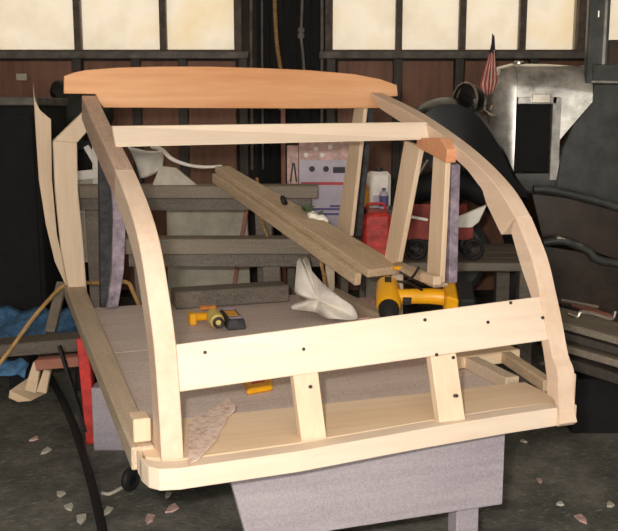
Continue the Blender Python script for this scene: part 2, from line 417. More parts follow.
for a, b in ((296, 321), (439, 465)):
    ua, ub = rear_u(a, 400) + 0.014, rear_u(b, 400) + 0.016
    mk('rear_post', prism([rearpt(ua, 0.03), rearpt(ub, 0.03), rearpt(ub - 0.012, 0.193 + 0.029 * ub / WF), rearpt(ua - 0.012, 0.193 + 0.029 * ua / WF)], n_in * 0.03), 'pale_z', FR, bev=0.002)
# bottom sill with a rounded corner, and the board behind it
front = [atz(px, py, ZB) for px, py in ((139, 472), (142, 482), (149, 488), (160, 491), (180, 490), (300, 472), (420, 449), (505, 434), (576, 423))]
back = [p + V * (0.045 if i > 3 else 0.05) for i, p in enumerate(front)]
v_, f_ = strip([p for p in front], back, Zv * 0.05)
mk('sill', (v_, f_), 'pale_u', FR, bev=0.002)
fb = [atz(px, py, ZB) for px, py in ((150, 485), (180, 488), (300, 470), (420, 448), (505, 433), (574, 423))]
fb = [p + V * 0.048 for p in fb]
mk('rear_board', strip(fb, [fr((p - LB).dot(U), 0.235, 0) for p in fb], Zv * 0.047), 'board', FR, bev=0.002)
mk('corner_block', hexa(*[[fr(a, b, z) for a, b in ((-0.045, 0.07), (-0.004, 0.07), (-0.004, 0.13), (-0.045, 0.13))] for z in (0.058, 0.115)]), 'pale_z', FR, bev=0.003)
mk('corner_block', hexa(*[[fr(a, b, z) for a, b in ((WF + 0.001, 0.02), (WF + 0.022, 0.02), (WF + 0.022, 0.12), (WF + 0.001, 0.12))] for z in (0.03, 0.13)]), 'pale_z', FR, bev=0.003)
# plywood deck
mk('deck_panel', hexa(*[[fr(a, b, z) for a, b in ((0.012, 0.25), (WF, 0.25), (WF, 1.02), (0.040, 1.02))] for z in (0.005, 0.022)]), 'deck', FR, bev=0.001)
mk('deck_panel', hexa(*[[fr(a, b, z) for a, b in ((0.040, 1.024), (WF, 1.024), (WF, 1.75), (0.066, 1.75))] for z in (0.005, 0.022)]), 'deck', FR, bev=0.001)
# side sills
mk('side_sill', hexa(*[[fr(a, b, z) for a, b in ((-0.055, 0.05), (-0.002, 0.05), (0.075, 2.12), (-0.01, 2.12))] for z in (0.0, 0.055)]), 'sill_side', FR, bev=0.003)
mk('side_sill', hexa(*[[fr(a, b, z) for a, b in ((WF - 0.045, 0.25), (WF + 0.0, 0.25), (WF, 1.75), (WF - 0.045, 1.75))] for z in (0.023, 0.06)]), 'sill_side', FR, bev=0.003)
a, b = atz(549, 386, ZB + 0.045), atz(488, 345, ZB + 0.045)
mk('floor_batten', beam(a, b, 0.035, 0.035), 'grey_plank', FR, bev=0.003)
a, b = atz(447, 360, ZB + 0.045), atz(512, 352, ZB + 0.045)
mk('floor_block', beam(a, b, 0.09, 0.04), 'board', FR, bev=0.003)
# front left post with its raked top piece
def onV(px, py, v): return onp(px, py, LB + V * v, V)
mk('front_post', prism([onV(px, py, 2.06) for px, py in ((69, 292), (87, 292), (82, 230), (78, 190), (77, 141), (53, 141), (55, 190), (61, 250))], V * 0.04), 'pale_z', FR, bev=0.003)
mk('raked_brace', prism([onV(px, py, 2.055) for px, py in ((53, 141), (77, 143), (94, 124), (86, 109))], V * 0.045), 'pale_z', FR, bev=0.003)
# inner post beside the left rib
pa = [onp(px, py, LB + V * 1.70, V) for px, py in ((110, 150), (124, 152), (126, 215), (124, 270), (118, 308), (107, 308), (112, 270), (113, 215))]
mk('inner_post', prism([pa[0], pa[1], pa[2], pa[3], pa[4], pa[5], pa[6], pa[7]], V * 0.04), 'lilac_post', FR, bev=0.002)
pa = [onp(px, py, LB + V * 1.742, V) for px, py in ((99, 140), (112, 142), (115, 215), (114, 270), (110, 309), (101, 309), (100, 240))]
mk('inner_post_side', prism(pa, V * 0.05), 'dark_side', FR, bev=0.002)  # dark colour stands for the post's shaded side
# roof header, arched on top with raised ears over the ribs
hp = fr(0, 1.225, 0)
hn = Vector((-U.y, U.x, 0))
HT = [(64, 93.5), (64, 76), (74, 72.5), (86, 70), (118, 67.5), (160, 66.5), (210, 66.5), (260, 68), (307, 70), (354, 74), (380, 79), (397, 85), (398, 96)]
HB = [(384, 97), (381, 108), (300, 108.5), (200, 108), (104, 107.5), (98, 101), (96, 94)]
mk('roof_header', prism([onp(px, py, hp, hn) for px, py in HT + HB], hn * 0.03), 'header', FR, bev=0.002)
# roof bow
lp = vw(onF(122, 136, TK), TK); rp = vw(onF(432, 131, u1), u1)
A0, A1 = onF(118, 136, TK * 0.5), onF(428, 131, u1 + TK * 0.2)
mk('roof_bow', hexa([onF(116, 147, 0.03), onF(432, 139.5, u1 + 0.01), onF(428, 122, u1 + 0.01), onF(112, 126, 0.03)],
                    [p + V * 0.03 for p in (onF(116, 147, 0.03), onF(432, 139.5, u1 + 0.01), onF(428, 122, u1 + 0.01), onF(112, 126, 0.03))]), 'pale_u', FR, bev=0.002)
# gusset and the right-hand posts on their rail
mk('gusset', prism([onF(px, py, u1 - 0.03) for px, py in ((417, 138), (441, 138), (447, 150), (446, 163), (437, 158), (416, 147))], U * 0.035), 'gusset', FR, bev=0.002)
def rpost(poly, u, t, mat='pale_z', nm='side_post'): return mk(nm, prism([onF(px, py, u) for px, py in poly], U * t), mat, FR, bev=0.002)
rpost(((404, 141), (420, 147), (398, 262), (383, 266)), u1 - 0.028, 0.018)
rpost(((433, 156), (446, 161), (440, 283), (426, 284)), u1 - 0.02, 0.018)
rpost(((446, 161), (452, 165), (449, 283), (440, 283)), u1 + 0.012, 0.03, 'lilac_post', 'post_shade_strip')  # paints the shadowed right edge of the post as a strip
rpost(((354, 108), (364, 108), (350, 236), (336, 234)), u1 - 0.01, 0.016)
rpost(((364, 108), (369, 108), (357, 236), (350, 236)), u1 + 0.02, 0.02, 'dark_side', 'post_shade_strip')  # dark strip stands in for shade along the post's right edge
s0, s1 = onF(441, 284, u1 + 0.0), onF(330, 239, u1)
sl = s0.lerp(s1, 0.33)
mk('side_rail', beam(s0, s1, 0.055, 0.022), 'grey_plank', FR, bev=0.003)
mk('rail_leg', beam((sl.x, sl.y, ZB + 0.06), sl - Zv * 0.012, 0.04, 0.04, (0, 1, 0)), 'sill_side', FR, bev=0.003)
mk('rail_leg', beam((s1.x, s1.y, ZB + 0.06), s1, 0.04, 0.04, (0, 1, 0)), 'sill_side', FR, bev=0.003)
mk('foot_block', beam(onF(424, 277, u1 - 0.05), onF(438, 281, u1 - 0.05), 0.03, 0.03), 'pale_z', FR, bev=0.003)
# screws on the rear face
for px, py in ((441, 357), (495, 325), (458, 360), (460, 398), (552, 321), (549, 366), (430, 322), (174, 371), (305, 350), (312, 388), (205, 352), (520, 306)):
    p = onR(px, py); p = rearpt((p - LB).dot(U), p.z - ZB) - n_in * 0.002
    mk('screw', lathe(p, n_in, [(0, 0.0045), (0.012, 0.0045)], 8), 'screw', FR)
for px, py in ((462, 441), (310, 466), (200, 483), (420, 447), (565, 424)):
    p = atz(px, py, ZB + 0.02) ; 
    mk('screw', lathe(onp(px, py - 8, atz(px, py, ZB), V) - V * 0.002, V, [(0, 0.004), (0.006, 0.004)], 8), 'screw', FR)

# ================================================================ the bench under it
bx = [onp(px, py, fr(0, 0.10, 0), V) for px, py in ((236, 470), (495, 440))]
uu = [(p - LB).dot(U) for p in bx]; uu[0] -= 0.03
BN = thing('work_bench', 'low grey plywood bench box carrying the timber frame', 'bench', fr((uu[0] + uu[1]) / 2, 0.5, -ZB))
hb = -0.25
mk('front_panel', hexa(*[[fr(a, b, z) for a, b in ((uu[0] + o_, 0.10), (uu[1] + 0.015, 0.10), (uu[1] + 0.015, 0.12), (uu[0] + o_, 0.12))] for z, o_ in ((hb, 0.06), (-0.003, 0.0))]), 'bench', BN, bev=0.002)
mk('side_panel', hexa(*[[fr(a, b, z) for a, b in ((uu[1] - 0.02, 0.122), (uu[1] + 0.0, 0.122), (uu[1], 1.5), (uu[1] - 0.02, 1.5))] for z in (hb, -0.003)]), 'bench', BN, bev=0.002)
mk('side_panel', hexa(*[[fr(a, b, z) for a, b in ((uu[0] + 0.19, 0.122), (uu[0] + 0.21, 0.122), (uu[0] + 0.21, 1.5), (uu[0] + 0.19, 1.5))] for z in (hb, -0.003)]), 'bench', BN, bev=0.002)
mk('bench_top', hexa(*[[fr(a, b, z) for a, b in ((uu[0] + 0.211, 0.122), (uu[1] - 0.021, 0.122), (uu[1] - 0.021, 1.5), (uu[0] + 0.211, 1.5))] for z in (-0.025, -0.004)]), 'bench', BN)
for a, b in ((uu[0] + 0.26, 0.16), (uu[1] - 0.07, 0.16), (uu[0] + 0.26, 1.4), (uu[1] - 0.07, 1.4)):
    mk('leg', beam(fr(a, b, -ZB), fr(a, b, -0.026), 0.07, 0.05, V), 'bench', BN, bev=0.003)

# ================================================================ things on the deck
ZD = ZB + 0.023
def drill(name, label, c, ax_chuck, ax_handle, s, body, batt):
    t = thing(name, label, 'drill', c)
    A = Vector(ax_chuck).normalized(); H = Vector(ax_handle).normalized(); H = (H - A * H.dot(A)).normalized(); S = A.cross(H)
    c = Vector(c) + Vector((0, 0, 0.05 * s))
    P = lambda a, h, z=0: c + (A * a + H * h + S * z) * s
    mo = mk('motor_housing', lathe(P(-0.10, 0), A, [(0, 0.02 * s), (0.008 * s, 0.031 * s), (0.05 * s, 0.034 * s), (0.12 * s, 0.035 * s), (0.135 * s, 0.03 * s)], 18), body, t, smooth=True)
    mk('vent', hexa(*[[P(a, h, 0.033 + z) for a, h in ((-0.08, -0.01), (-0.05, -0.01), (-0.05, 0.008), (-0.08, 0.008))] for z in (-0.006, 0.002)]), 'ink_black', mo)
    ch = mk('chuck', lathe(P(0.036, 0), A, [(0, 0.029 * s), (0.02 * s, 0.028 * s), (0.045 * s, 0.024 * s), (0.06 * s, 0.012 * s)], 16), 'rubber', t, smooth=True)
    mk('bit', tube([P(0.09, 0), P(0.115, 0)], 0.004 * s), 'steel', ch)
    hd = mk('handle', tube(smooth_curve([P(-0.03, 0.02), P(-0.035, 0.07), P(-0.04, 0.12), P(-0.035, 0.165)], 8), 0.021 * s, 10, 0.024 * s), body, t, smooth=True)
    mk('trigger', hexa(*[[P(a, h, z) for a, h in ((-0.016, 0.04), (0.003, 0.042), (0.001, 0.062), (-0.018, 0.066))] for z in (-0.008, 0.008)]), 'ink_black', hd, bev=0.002)
    mk('grip_base', hexa(*[[P(a, h, z) for a, h in ((-0.07, 0.155), (0.012, 0.155), (0.03, 0.19), (-0.085, 0.19))] for z in (-0.03, 0.03)]), body, t, bev=0.006)
    mk('battery', hexa(*[[P(a, h, z) for a, h in ((-0.085, 0.191), (0.035, 0.191), (0.035, 0.235), (-0.08, 0.235))] for z in (-0.034, 0.034)]), batt, t, bev=0.006)
    return t
zk = 0.615
c1 = atz(388, 319, zk + 0.008)
bl = [fr(a, b, 0.0235) for a, b in (((atz(374, 300, zk) - LB).dot(U), 1.0), ((atz(470, 300, zk) - LB).dot(U), 1.0), ((atz(470, 300, zk) - LB).dot(U), 1.16), ((atz(374, 300, zk) - LB).dot(U), 1.16))]
bl = [Vector((c1.x + a, c1.y + b, ZD + 0.0005)) for a, b in ((-0.04, -0.03), (0.24, -0.01), (0.22, 0.09), (-0.06, 0.07))]
tag(mk('drill_block', prism(bl, Zv * (zk - ZD - 0.001)), 'pink_card', bev=0.003), 'pinkish wood block on the deck under the yellow drill', 'block')
drill('cordless_drill', 'yellow cordless drill lying on its side with black chuck and battery', c1, (-0.05, -0.92, -0.30), (1, 0.06, 0.0), 1.18, 'yellow', 'rubber')
# second drill, pale yellow, with its charger beside it
c2 = atz(216, 328, ZD)
t = thing('worn_drill', 'worn pale yellow drill lying beside a grey charger on the deck', 'drill', c2)
D2 = (atz(228, 345, ZD) - atz(204, 312, ZD)).normalized(); S2 = Vector((-D2.y, D2.x, 0))
if S2.x > 0: S2 = -S2
P2 = lambda a, s, z: c2 + (D2 * a + S2 * s * 0.75 + Zv * z) * 0.74
mk('motor_housing', lathe(P2(-0.10, 0, 0.045), D2, [(0, 0.014), (0.007, 0.027), (0.07, 0.029), (0.11, 0.026), (0.116, 0.02)], 16), 'pale_yellow', t, smooth=True)
mk('nose_ring', ring(P2(0.075, 0, 0.045), D2, 0.016, 0.006, 16), 'screw', t, smooth=True)
mk('handle', tube([P2(-0.07, 0.02, 0.045), P2(-0.10, 0.07, 0.04), P2(-0.12, 0.12, 0.035)], 0.016, 10), 'yellow', t, smooth=True)
mk('battery', hexa(*[[P2(a, s, z) for a, s in ((-0.16, 0.11), (-0.08, 0.11), (-0.08, 0.16), (-0.16, 0.16))] for z in (0.0, 0.06)]), 'yellow', t, bev=0.005)
mk('top_cover', hexa(*[[P2(a, s, z) for a, s in ((-0.14, -0.03), (-0.09, -0.03), (-0.09, 0.09), (-0.14, 0.09))] for z in (0.075, 0.09)]), 'orange', t, bev=0.005)
c3 = atz(231, 324, ZD)
t = thing('battery_charger', 'grey tool battery charger with yellow centre label on the deck', 'charger', c3)
P3 = lambda a, s, z: c3 + (D2 * a + S2 * s + Zv * z) * 0.72
mk('case', hexa([P3(a, s, 0) for a, s in ((-0.14, -0.055), (0.14, -0.055), (0.14, 0.045), (-0.14, 0.045))], [P3(a, s, 0.055) for a, s in ((-0.13, -0.045), (0.13, -0.045), (0.13, 0.035), (-0.13, 0.035))]), 'dark_side', t, bev=0.005)
mk('label_plate', hexa(*[[P3(a, s, z) for a, s in ((-0.06, -0.03), (0.06, -0.03), (0.06, 0.025), (-0.06, 0.025))] for z in (0.0555, 0.06)]), 'yellow', t)
mk('end_cap', hexa(*[[P3(a, s, z) for a, s in ((-0.125, -0.04), (-0.085, -0.04), (-0.085, 0.03), (-0.125, 0.03))] for z in (0.0555, 0.065)]), 'lilac_post', t, bev=0.003)
mk('end_cap', hexa(*[[P3(a, s, z) for a, s in ((0.085, -0.04), (0.125, -0.04), (0.125, 0.03), (0.085, 0.03))] for z in (0.0555, 0.065)]), 'lilac_post', t, bev=0.003)
# yellow tape measure case seen under the rear rail
c = atz(258, 396, ZD); t = thing('tape_measure', 'flat yellow plastic case with red print under the rear rail', 'tape measure', c)
q = [(atz(px, py, ZD)) for px, py in ((247, 396), (273, 391), (270, 370), (242, 375))]
mk('case', prism(q, Zv * 0.018), 'yellow', t, bev=0.006)
q2 = [atz(px, py, ZD + 0.0182) for px, py in ((252, 384), (265, 381.5), (264, 376), (251, 378.5))]
mk('label_plate', prism(q2, Zv * 0.001), 'ink_red', t)
# white torn sheet standing on the deck
base = atz(330, 322, ZD)
sy = base.y
pts = [(297, 262), (300, 258), (302, 260), (305, 257), (308, 256), (310, 268), (318, 278), (327, 287), (338, 296), (347, 302), (354, 308), (357, 319), (340, 319), (326, 318), (315, 312), (292, 309), (295, 303), (304, 300), (296, 294), (295, 285)]
cc = (312, 292)
def sheetpt(px, py):
    d = 0.05 * math.sin((px - 290) * 0.09) + (318 - py) * 0.0022 - 0.02
    return at(px, py, sy + d)
ringp = smooth_curve([sheetpt(*p) for p in pts] + [sheetpt(*pts[0])], 60)[:-1]
mid = [sheetpt(cc[0] + (CX * 0 + 0), cc[1])]
vs = list(ringp); nR = len(ringp); ctr = sheetpt(318, 298) + Vector((0, -0.03, 0.0))
half = [(p * 0.5 + ctr * 0.5) + Vector((0, -0.012 * math.sin(k * 0.7), 0)) for k, p in enumerate(ringp)]
vs += half + [ctr]
fs = [(k, (k + 1) % nR, nR + (k + 1) % nR, nR + k) for k in range(nR)] + [(nR + k, nR + (k + 1) % nR, 2 * nR) for k in range(nR)]
tag(mk('torn_sheet', (vs, fs), 'paper', solid=0.004, smooth=True), 'torn white plastic sheet standing crumpled on the deck', 'sheet')
q = [atz(px, py, ZD) for px, py in ((355, 320), (378, 318), (374, 298), (352, 300))]
tag(mk('paper_scrap', prism(q, Zv * 0.006), 'pink_card', bev=0.001), 'pinkish flat card scrap between white sheet and yellow drill', 'card')
# mottled blotch drawn as a made-up thin sheet over the rear corner of the deck
vp = [atz(px, py, ZB + 0.052) for px, py in ((188, 466), (188.5, 426), (197, 417), (204, 416), (215, 408), (222, 405), (226, 400), (229, 399), (231, 403), (236, 407), (235, 411), (228, 417), (226, 424), (220, 431), (217, 440), (209, 449), (199, 460))]
tag(mk('blotch_sheet', prism(vp, Zv * 0.004), 'blotch', bev=0.001), 'mottled pinkish brown blotch, a made-up sheet lying over the rear deck corner', 'blotch')

# ================================================================ long plank, trestles, cords behind the frame
na, nb_ = onF(386, 272, u1 - 0.07), at(222, 169, 4.32)
pl = thing('long_plank', 'long weathered plank sloping up from the right rail to the trestle', 'plank', (na + nb_) / 2 - Zv * 0.1)
mk('board', beam(na, nb_, 0.15, 0.03, w1=0.075), 'grey_plank', pl, bev=0.003)
pd = (nb_ - na)
def onplank(k, side, up=0.02):
    d = pd.normalized(); s = d.cross(Zv).normalized(); u = s.cross(d); return na + pd * k + s * side + u * up
mk('edge_strip', beam(onplank(0.02, -0.092, -0.03), onplank(0.97, -0.055, -0.03), 0.025, 0.045), 'grey_plank', pl, bev=0.003)
tag(mk('iron_ring', ring(onplank(0.55, 0.0, 0.03), (1, -0.3, 0.5), 0.018, 0.007, 14, 6), 'black', smooth=True), 'small black iron ring lying on the long plank', 'ring')
lf = []
for k in range(16):
    p = onplank(0.50 - 0.006 * k + random.uniform(-.01, .01), 0.05 + random.uniform(-.025, .025), 0.022)
    a = random.uniform(0, 6.28); d = Vector((math.cos(a), math.sin(a), random.uniform(0.1, 0.7))) * 0.035; s = Vector((-math.sin(a), math.cos(a), 0)) * 0.011
    lf.append(([p, p + d * .5 + s, p + d, p + d * .5 - s], [(0, 1, 2, 3)]))
tag(mk('leaf_sprig', join(*lf), 'leaf', solid=0.002), 'small green leafy sprig lying on the long plank', 'sprig')
p = onplank(0.41, 0.05, 0.03)
tag(mk('paper_wad', lathe(p - Vector((0.04, 0, 0)), (1, -0.2, -0.35), [(0, 0.004), (0.015, 0.02), (0.035, 0.013), (0.055, 0.022), (0.075, 0.014), (0.09, 0.004)], 7), 'white'), 'crumpled white paper wad beside the sprig on the plank', 'paper')

def trestle(name, label, pxl, pxr, ytop, Y, h, dpt, legs, mat='timber'):
    a, b = at(pxl, ytop, Y), at(pxr, ytop, Y)
    t = thing(name, label, 'trestle', ((a.x + b.x) / 2, Y, 0), None)
    z = a.z
    mk('top_rail', box((a.x, Y, z - h), (b.x, Y + dpt, z)), mat, t, bev=0.004)
    mk('apron', box((a.x + 0.03, Y + 0.02, z - h - 0.06), (b.x - 0.03, Y + 0.05, z - h - 0.001)), 'dark_timber', t, bev=0.003)
    for l in legs:
        x = at(l, ytop, Y).x
        mk('leg', beam((x + 0.03, Y - 0.0, 0), (x, Y + 0.06, z - h - 0.002), 0.08, 0.05, (0, 1, 0)), 'dark_timber', t, bev=0.003)
        mk('leg', beam((x + 0.03, Y + dpt + 0.1, 0), (x, Y + dpt - 0.03, z - h - 0.002), 0.08, 0.05, (0, 1, 0)), 'dark_timber', t, bev=0.003)
    return t
trestle('timber_trestle', 'taller dark timber trestle under the far end of the long plank', 66, 318, 186, 4.3, 0.06, 0.14, (90, 262))
trestle('timber_trestle', 'lower grey timber trestle standing across behind the white sheet', 120, 332, 239, 3.97, 0.07, 0.12, (140, 270))
# low dark beam behind the deck
a, b = fr(0.38, 1.66, 0.06), fr(0.86, 1.66, 0.06)
tag(mk('low_timber', beam(a, b, 0.11, 0.07), 'dark_timber', bev=0.004), 'low dark rough timber lying across the front of the deck', 'timber')
# pale sheets leaning behind
def leaning(name, label, cat, quad, Y0, Y1, mat, th=0.02):
    q = [at(px, py, Y0 if k < 2 else Y1) for k, (px, py) in enumerate(quad)]
    q[0].z = q[1].z = 0.0
    return tag(mk(name, prism(q, (0, th, 0)), mat, bev=0.002), label, cat)
leaning('foam_board', 'pale grey foam board leaning behind the two trestles', 'board', ((168, 300), (252, 300), (246, 188), (166, 188)), 4.95, 5.05, 'pale_board', 0.03)
# brown stick leaning on the wall and one between the trestles
tag(mk('thin_stick', beam((at(283, 105, 5.9).x, 6.0, 0), at(283, 100, 6.13), 0.03, 0.02, (0, 1, 0)), 'red_plank', bev=0.002), 'thin upright reddish stick standing against the back wall', 'stick')
tag(mk('thin_stick', beam((at(222, 288, 4.7).x, 4.7, 0), at(247, 205, 4.85), 0.022, 0.022, (0, 1, 0)), 'red_plank', bev=0.002), 'thin slanting brown stick leaning against the pale foam board', 'stick')
# hanging cords
def cordo(name, label, cat, pts, r, mat, n=24, group=None): return tag(mk(name, tube(smooth_curve(pts, n), r, 7), mat, smooth=True), label, cat, group)
cordo('hanging_rope', 'tan rope hanging down in front of the dark boarded doorway', 'rope', [at(274, -30, 5.7), at(275, 10, 5.7), at(277, 45, 5.7), at(281, 75, 5.7), at(281, 110, 5.72)], 0.012, 'rope')
hc = thing('hanging_cable', 'thin grey cable with a square knot hanging in the dark doorway', 'cable', at(304, 100, 5.72))
mk('strand', tube(smooth_curve([at(303, -30, 5.72), at(302, 10, 5.72), at(301, 35, 5.72), at(303, 55, 5.72), at(306, 100, 5.72)], 20), 0.008, 6), 'ledge', hc, smooth=True)
mk('knot', ring(at(301, 30, 5.72), (0, 1, 0), 0.014, 0.008, 10, 6), 'ledge', hc, smooth=True)
mk('knot', ring(at(301, 36, 5.72), (0, 1, 0), 0.014, 0.008, 10, 6), 'ledge', hc, smooth=True)
cordo('plank_cord', 'thin tan cord looped over the far part of the plank', 'cord', [at(257, 178, 4.12), at(258, 190, 4.1), at(259, 205, 4.08), at(262, 222, 4.06), at(268, 237, 4.04)], 0.007, 'rope')
cordo('plank_cord', 'thin tan cord hanging from the plank behind the white sheet', 'cord', [at(315, 240, 3.5), at(319, 255, 3.48), at(323, 272, 3.47), at(326, 293, 3.47), at(327, 318, 3.47)], 0.007, 'rope')

# white sheet with a curled strip, top left inside the frame
Yw = 4.33
def wsh(a, b):
    q0 = at(132 + 34 * a, 146 + 3 * math.sin(a * 3) + 4 * a * a, Yw); q1 = at(140 + 22 * a, 178 - 10 * a * a, Yw + 0.05)
    p = q0.lerp(q1, b); return p + Vector((0, -0.10 * (1 - b) ** 2 + 0.012 * math.sin(a * 7 + b * 3), 0))
t = thing('white_sheet', 'white glossy sheet with a curled trailing strip on the trestle', 'sheet', at(150, 185, Yw + 0.1))
mk('sheet_body', grid(wsh, 10, 8), 'white', t, solid=0.006, smooth=True)
mk('curled_strip', tube(smooth_curve([at(152, 146, Yw), at(162, 150, Yw - 0.03), at(172, 159, Yw - 0.03), (at(188, 165, Yw)), at(205, 167, Yw + 0.02), at(222, 166, Yw + 0.02)], 24), 0.012, 8, 0.006), 'white', t, smooth=True)
q = [at(px, py, Yw + 0.02) for px, py in ((152, 186), (198, 186), (176, 168), (160, 166))]
mk('fold', prism(q, (0, 0.02, 0)), 'pale_board', t, bev=0.002)
# white open frame far left (behind the post)
wf = thing('white_easel', 'white painted open wooden easel standing behind the front post', 'easel', at(88, 215, 4.9))
mk('rail', beam(at(62, 177, 4.9), at(108, 173, 4.9), 0.03, 0.05, (0, 0, 1)), 'white', wf, bev=0.003)
mk('rail', beam(at(62, 210, 4.9), at(108, 208, 4.9), 0.03, 0.05, (0, 0, 1)), 'pale_board', wf, bev=0.003)
mk('stile', beam(at(99, 205, 4.95), at(98, 145, 4.95), 0.06, 0.03, (0, 1, 0)), 'white', wf, bev=0.003)
mk('back_board', beam(at(84, 262, 4.98), at(84, 176, 4.98), 0.2, 0.02, (0, 1, 0)), 'pale_board', wf, bev=0.003)
mk('brace', beam(at(86, 146, 4.93), at(101, 172, 4.93), 0.03, 0.02, (0, 1, 0)), 'white', wf, bev=0.003)
mk('stile', beam((at(70, 262, 4.98).x, 4.98, 0), at(70, 177, 4.98), 0.04, 0.02, (0, 1, 0)), 'pale_board', wf, bev=0.003)

# ================================================================ low bench with can, carton, bottles and wagon
ztb = 0.60
lb = thing('low_table', 'low dark workshop table behind the right side posts', 'table', (0.65, 4.42, 0))
tx0, tx1 = 0.24, 1.08
for k in range(4):
    mk('plank', box((tx0, 4.12 + k * 0.155, ztb - 0.04), (tx1, 4.27 + k * 0.155, ztb)), 'dark_timber', lb, bev=0.004)
for x in (tx0 + 0.06, tx1 - 0.06):
    for y in (4.17, 4.68): mk('leg', beam((x, y, 0), (x, y, ztb - 0.041), 0.07, 0.07, (0, 1, 0)), 'dark_timber', lb, bev=0.003)
# red fuel can
def rbox(x0, x1, y0, y1, z0, z1): return box((x0, y0, z0), (x1, y1, z1))
Yc = 4.15
cl, cr = at(363, 240, Yc).x, at(391, 240, Yc).x
ctop = at(370, 213, Yc).z
can = thing('fuel_can', 'bright red metal fuel can on the low dark table', 'fuel can', ((cl + cr) / 2, Yc + 0.1, ztb))
mk('can_body', rbox(cl, cr, Yc, Yc + 0.2, ztb + 0.001, ctop), 'red', can, bev=0.018, smooth=True)
mk('handle', tube(smooth_curve([(cl + 0.02, Yc + 0.1, ctop), (cl + 0.03, Yc + 0.1, ctop + 0.03), (cr - 0.03, Yc + 0.1, ctop + 0.03), (cr - 0.02, Yc + 0.1, ctop)], 12), 0.007), 'red', can, smooth=True)
mk('spout', tube([(cl + 0.015, Yc + 0.06, ctop - 0.005), (cl - 0.01, Yc + 0.04, ctop + 0.03), (cl - 0.035, Yc + 0.03, ctop + 0.035)], 0.012), 'black', can, smooth=True)
for k in range(3):
    z = ztb + 0.06 + k * 0.05
    mk('rib_band', box((cl + 0.015, Yc - 0.004, z), (cr - 0.015, Yc + 0.002, z + 0.012)), 'red', can, bev=0.002)
# crate behind, carrying two bottles
Yk = 4.42
k0, k1 = at(352, 240, Yk).x, at(398, 240, Yk).x
kt = at(370, 212, Yk).z
cr_ = thing('dark_crate', 'dark slatted wooden crate standing behind the red fuel can', 'crate', ((k0 + k1) / 2, Yk + 0.1, ztb))
nsl = 4
for k in range(nsl):
    z0 = ztb + 0.002 + k * (kt - ztb) / nsl
    mk('slat', box((k0, Yk, z0), (k1, Yk + 0.015, z0 + (kt - ztb) / nsl - 0.008)), 'dark_timber', cr_, bev=0.002)
mk('crate_top', box((k0, Yk, kt - 0.002), (k1, Yk + 0.2, kt + 0.008)), 'dark_timber', cr_, bev=0.002)
for x in (k0 + 0.02, k1 - 0.02): mk('corner_post', box((x - 0.018, Yk + 0.016, ztb + 0.001), (x + 0.018, Yk + 0.19, kt - 0.003)), 'dark_timber', cr_, bev=0.002)
def bottle(name, label, px, w, pyt, Y, mat, capm, lab=None):
    x = at(px, 190, Y).x; zt_ = at(px, pyt, Y).z; z0 = kt + 0.009; h = zt_ - z0
    t = thing(name, label, 'bottle', (x, Y, z0)); r = w / 2
    mk('body', lathe((x, Y, z0), (0, 0, 1), [(0, r * .9), (0.006, r), (h * .72, r), (h * .82, r * .7), (h * .88, r * .35)], 18), mat, t, smooth=True)
    mk('cap', lathe((x, Y, z0 + h * .88), (0, 0, 1), [(0, r * .42), (h * .12, r * .40)], 14), capm, t, smooth=True)
    if lab: mk('label_band', lathe((x, Y, z0 + h * .15), (0, 0, 1), [(0, r * 1.02), (h * .5, r * 1.02)], 18), lab, t, smooth=True)
t = thing('white_jug', 'square jug, whitened as flash glare, standing on the dark crate', 'jug', (at(379, 190, 4.5).x, 4.54, kt + 0.009))
j0, j1, jz = at(367, 190, 4.5).x, at(391, 190, 4.5).x, at(379, 172, 4.5).z
mk('jug_body', box((j0, 4.5, kt + 0.009), (j1, 4.58, jz)), 'white', t, bev=0.016)  # flash reflection is put into the jug's white colour
mk('cap', lathe(((j0 + j1) / 2, 4.54, jz), (0, 0, 1), [(0, 0.02), (0.02, 0.018)], 12), 'ink_black', t)
mk('label_plate', box((j0 + 0.03, 4.494, kt + 0.012), (j1 - 0.012, 4.501, kt + 0.075)), 'lilac_card', t)
bottle('orange_bottle', 'slim orange bottle with yellow label on the dark crate', 364, 0.05, 180, 4.45, 'orange', 'black', 'yellow')
bottle('blue_bottle', 'small lilac labelled bottle in front of the white jug', 384, 0.045, 188, 4.455, 'lilac_card', 'ink_blue', 'ink_blue')
# printed carton
Yb = 4.58
sx0, sx1 = at(285, 200, Yb).x, at(351, 200, Yb).x
so = thing('dark_stool', 'low dark wooden stool carrying the two cartons', 'stool', ((sx0 + sx1) / 2, Yb + 0.1, 0))
mk('seat', box((sx0, Yb - 0.02, ztb - 0.04), (sx1, Yb + 0.2, ztb)), 'dark_timber', so, bev=0.004)
for x in (sx0 + 0.03, sx1 - 0.03):
    for y in (Yb + 0.01, Yb + 0.17): mk('leg', beam((x, y, 0), (x, y, ztb - 0.041), 0.04, 0.04, (0, 1, 0)), 'dark_timber', so, bev=0.003)
b0, b1, bt = at(299, 200, Yb).x, at(349, 200, Yb).x, at(320, 140, Yb).z
ct = thing('printed_carton', 'lilac printed carton with red stripe and two black dots', 'carton', ((b0 + b1) / 2, Yb + 0.12, ztb))
mk('carton_body', box((b0, Yb, ztb + 0.001), (b1, Yb + 0.13, bt)), 'lilac_card', ct, bev=0.002)
def mark(x0, x1, y0, y1, mat, nm='print'):
    p, q = at(x0, y0, Yb), at(x1, y1, Yb); mk(nm, box((p.x, Yb - 0.002, q.z), (q.x, Yb + 0.001, p.z)), mat, ct)
mark(299, 349, 141, 160, 'pink_card'); mark(301, 349, 182, 185, 'ink_red'); mark(333, 345, 167, 173, 'ink_black')
for x in (312, 326): mk('print_dot', lathe(at(x, 169, Yb - 0.002), (0, 1, 0), [(0, 0.015), (0.003, 0.015)], 14), 'ink_black', ct)
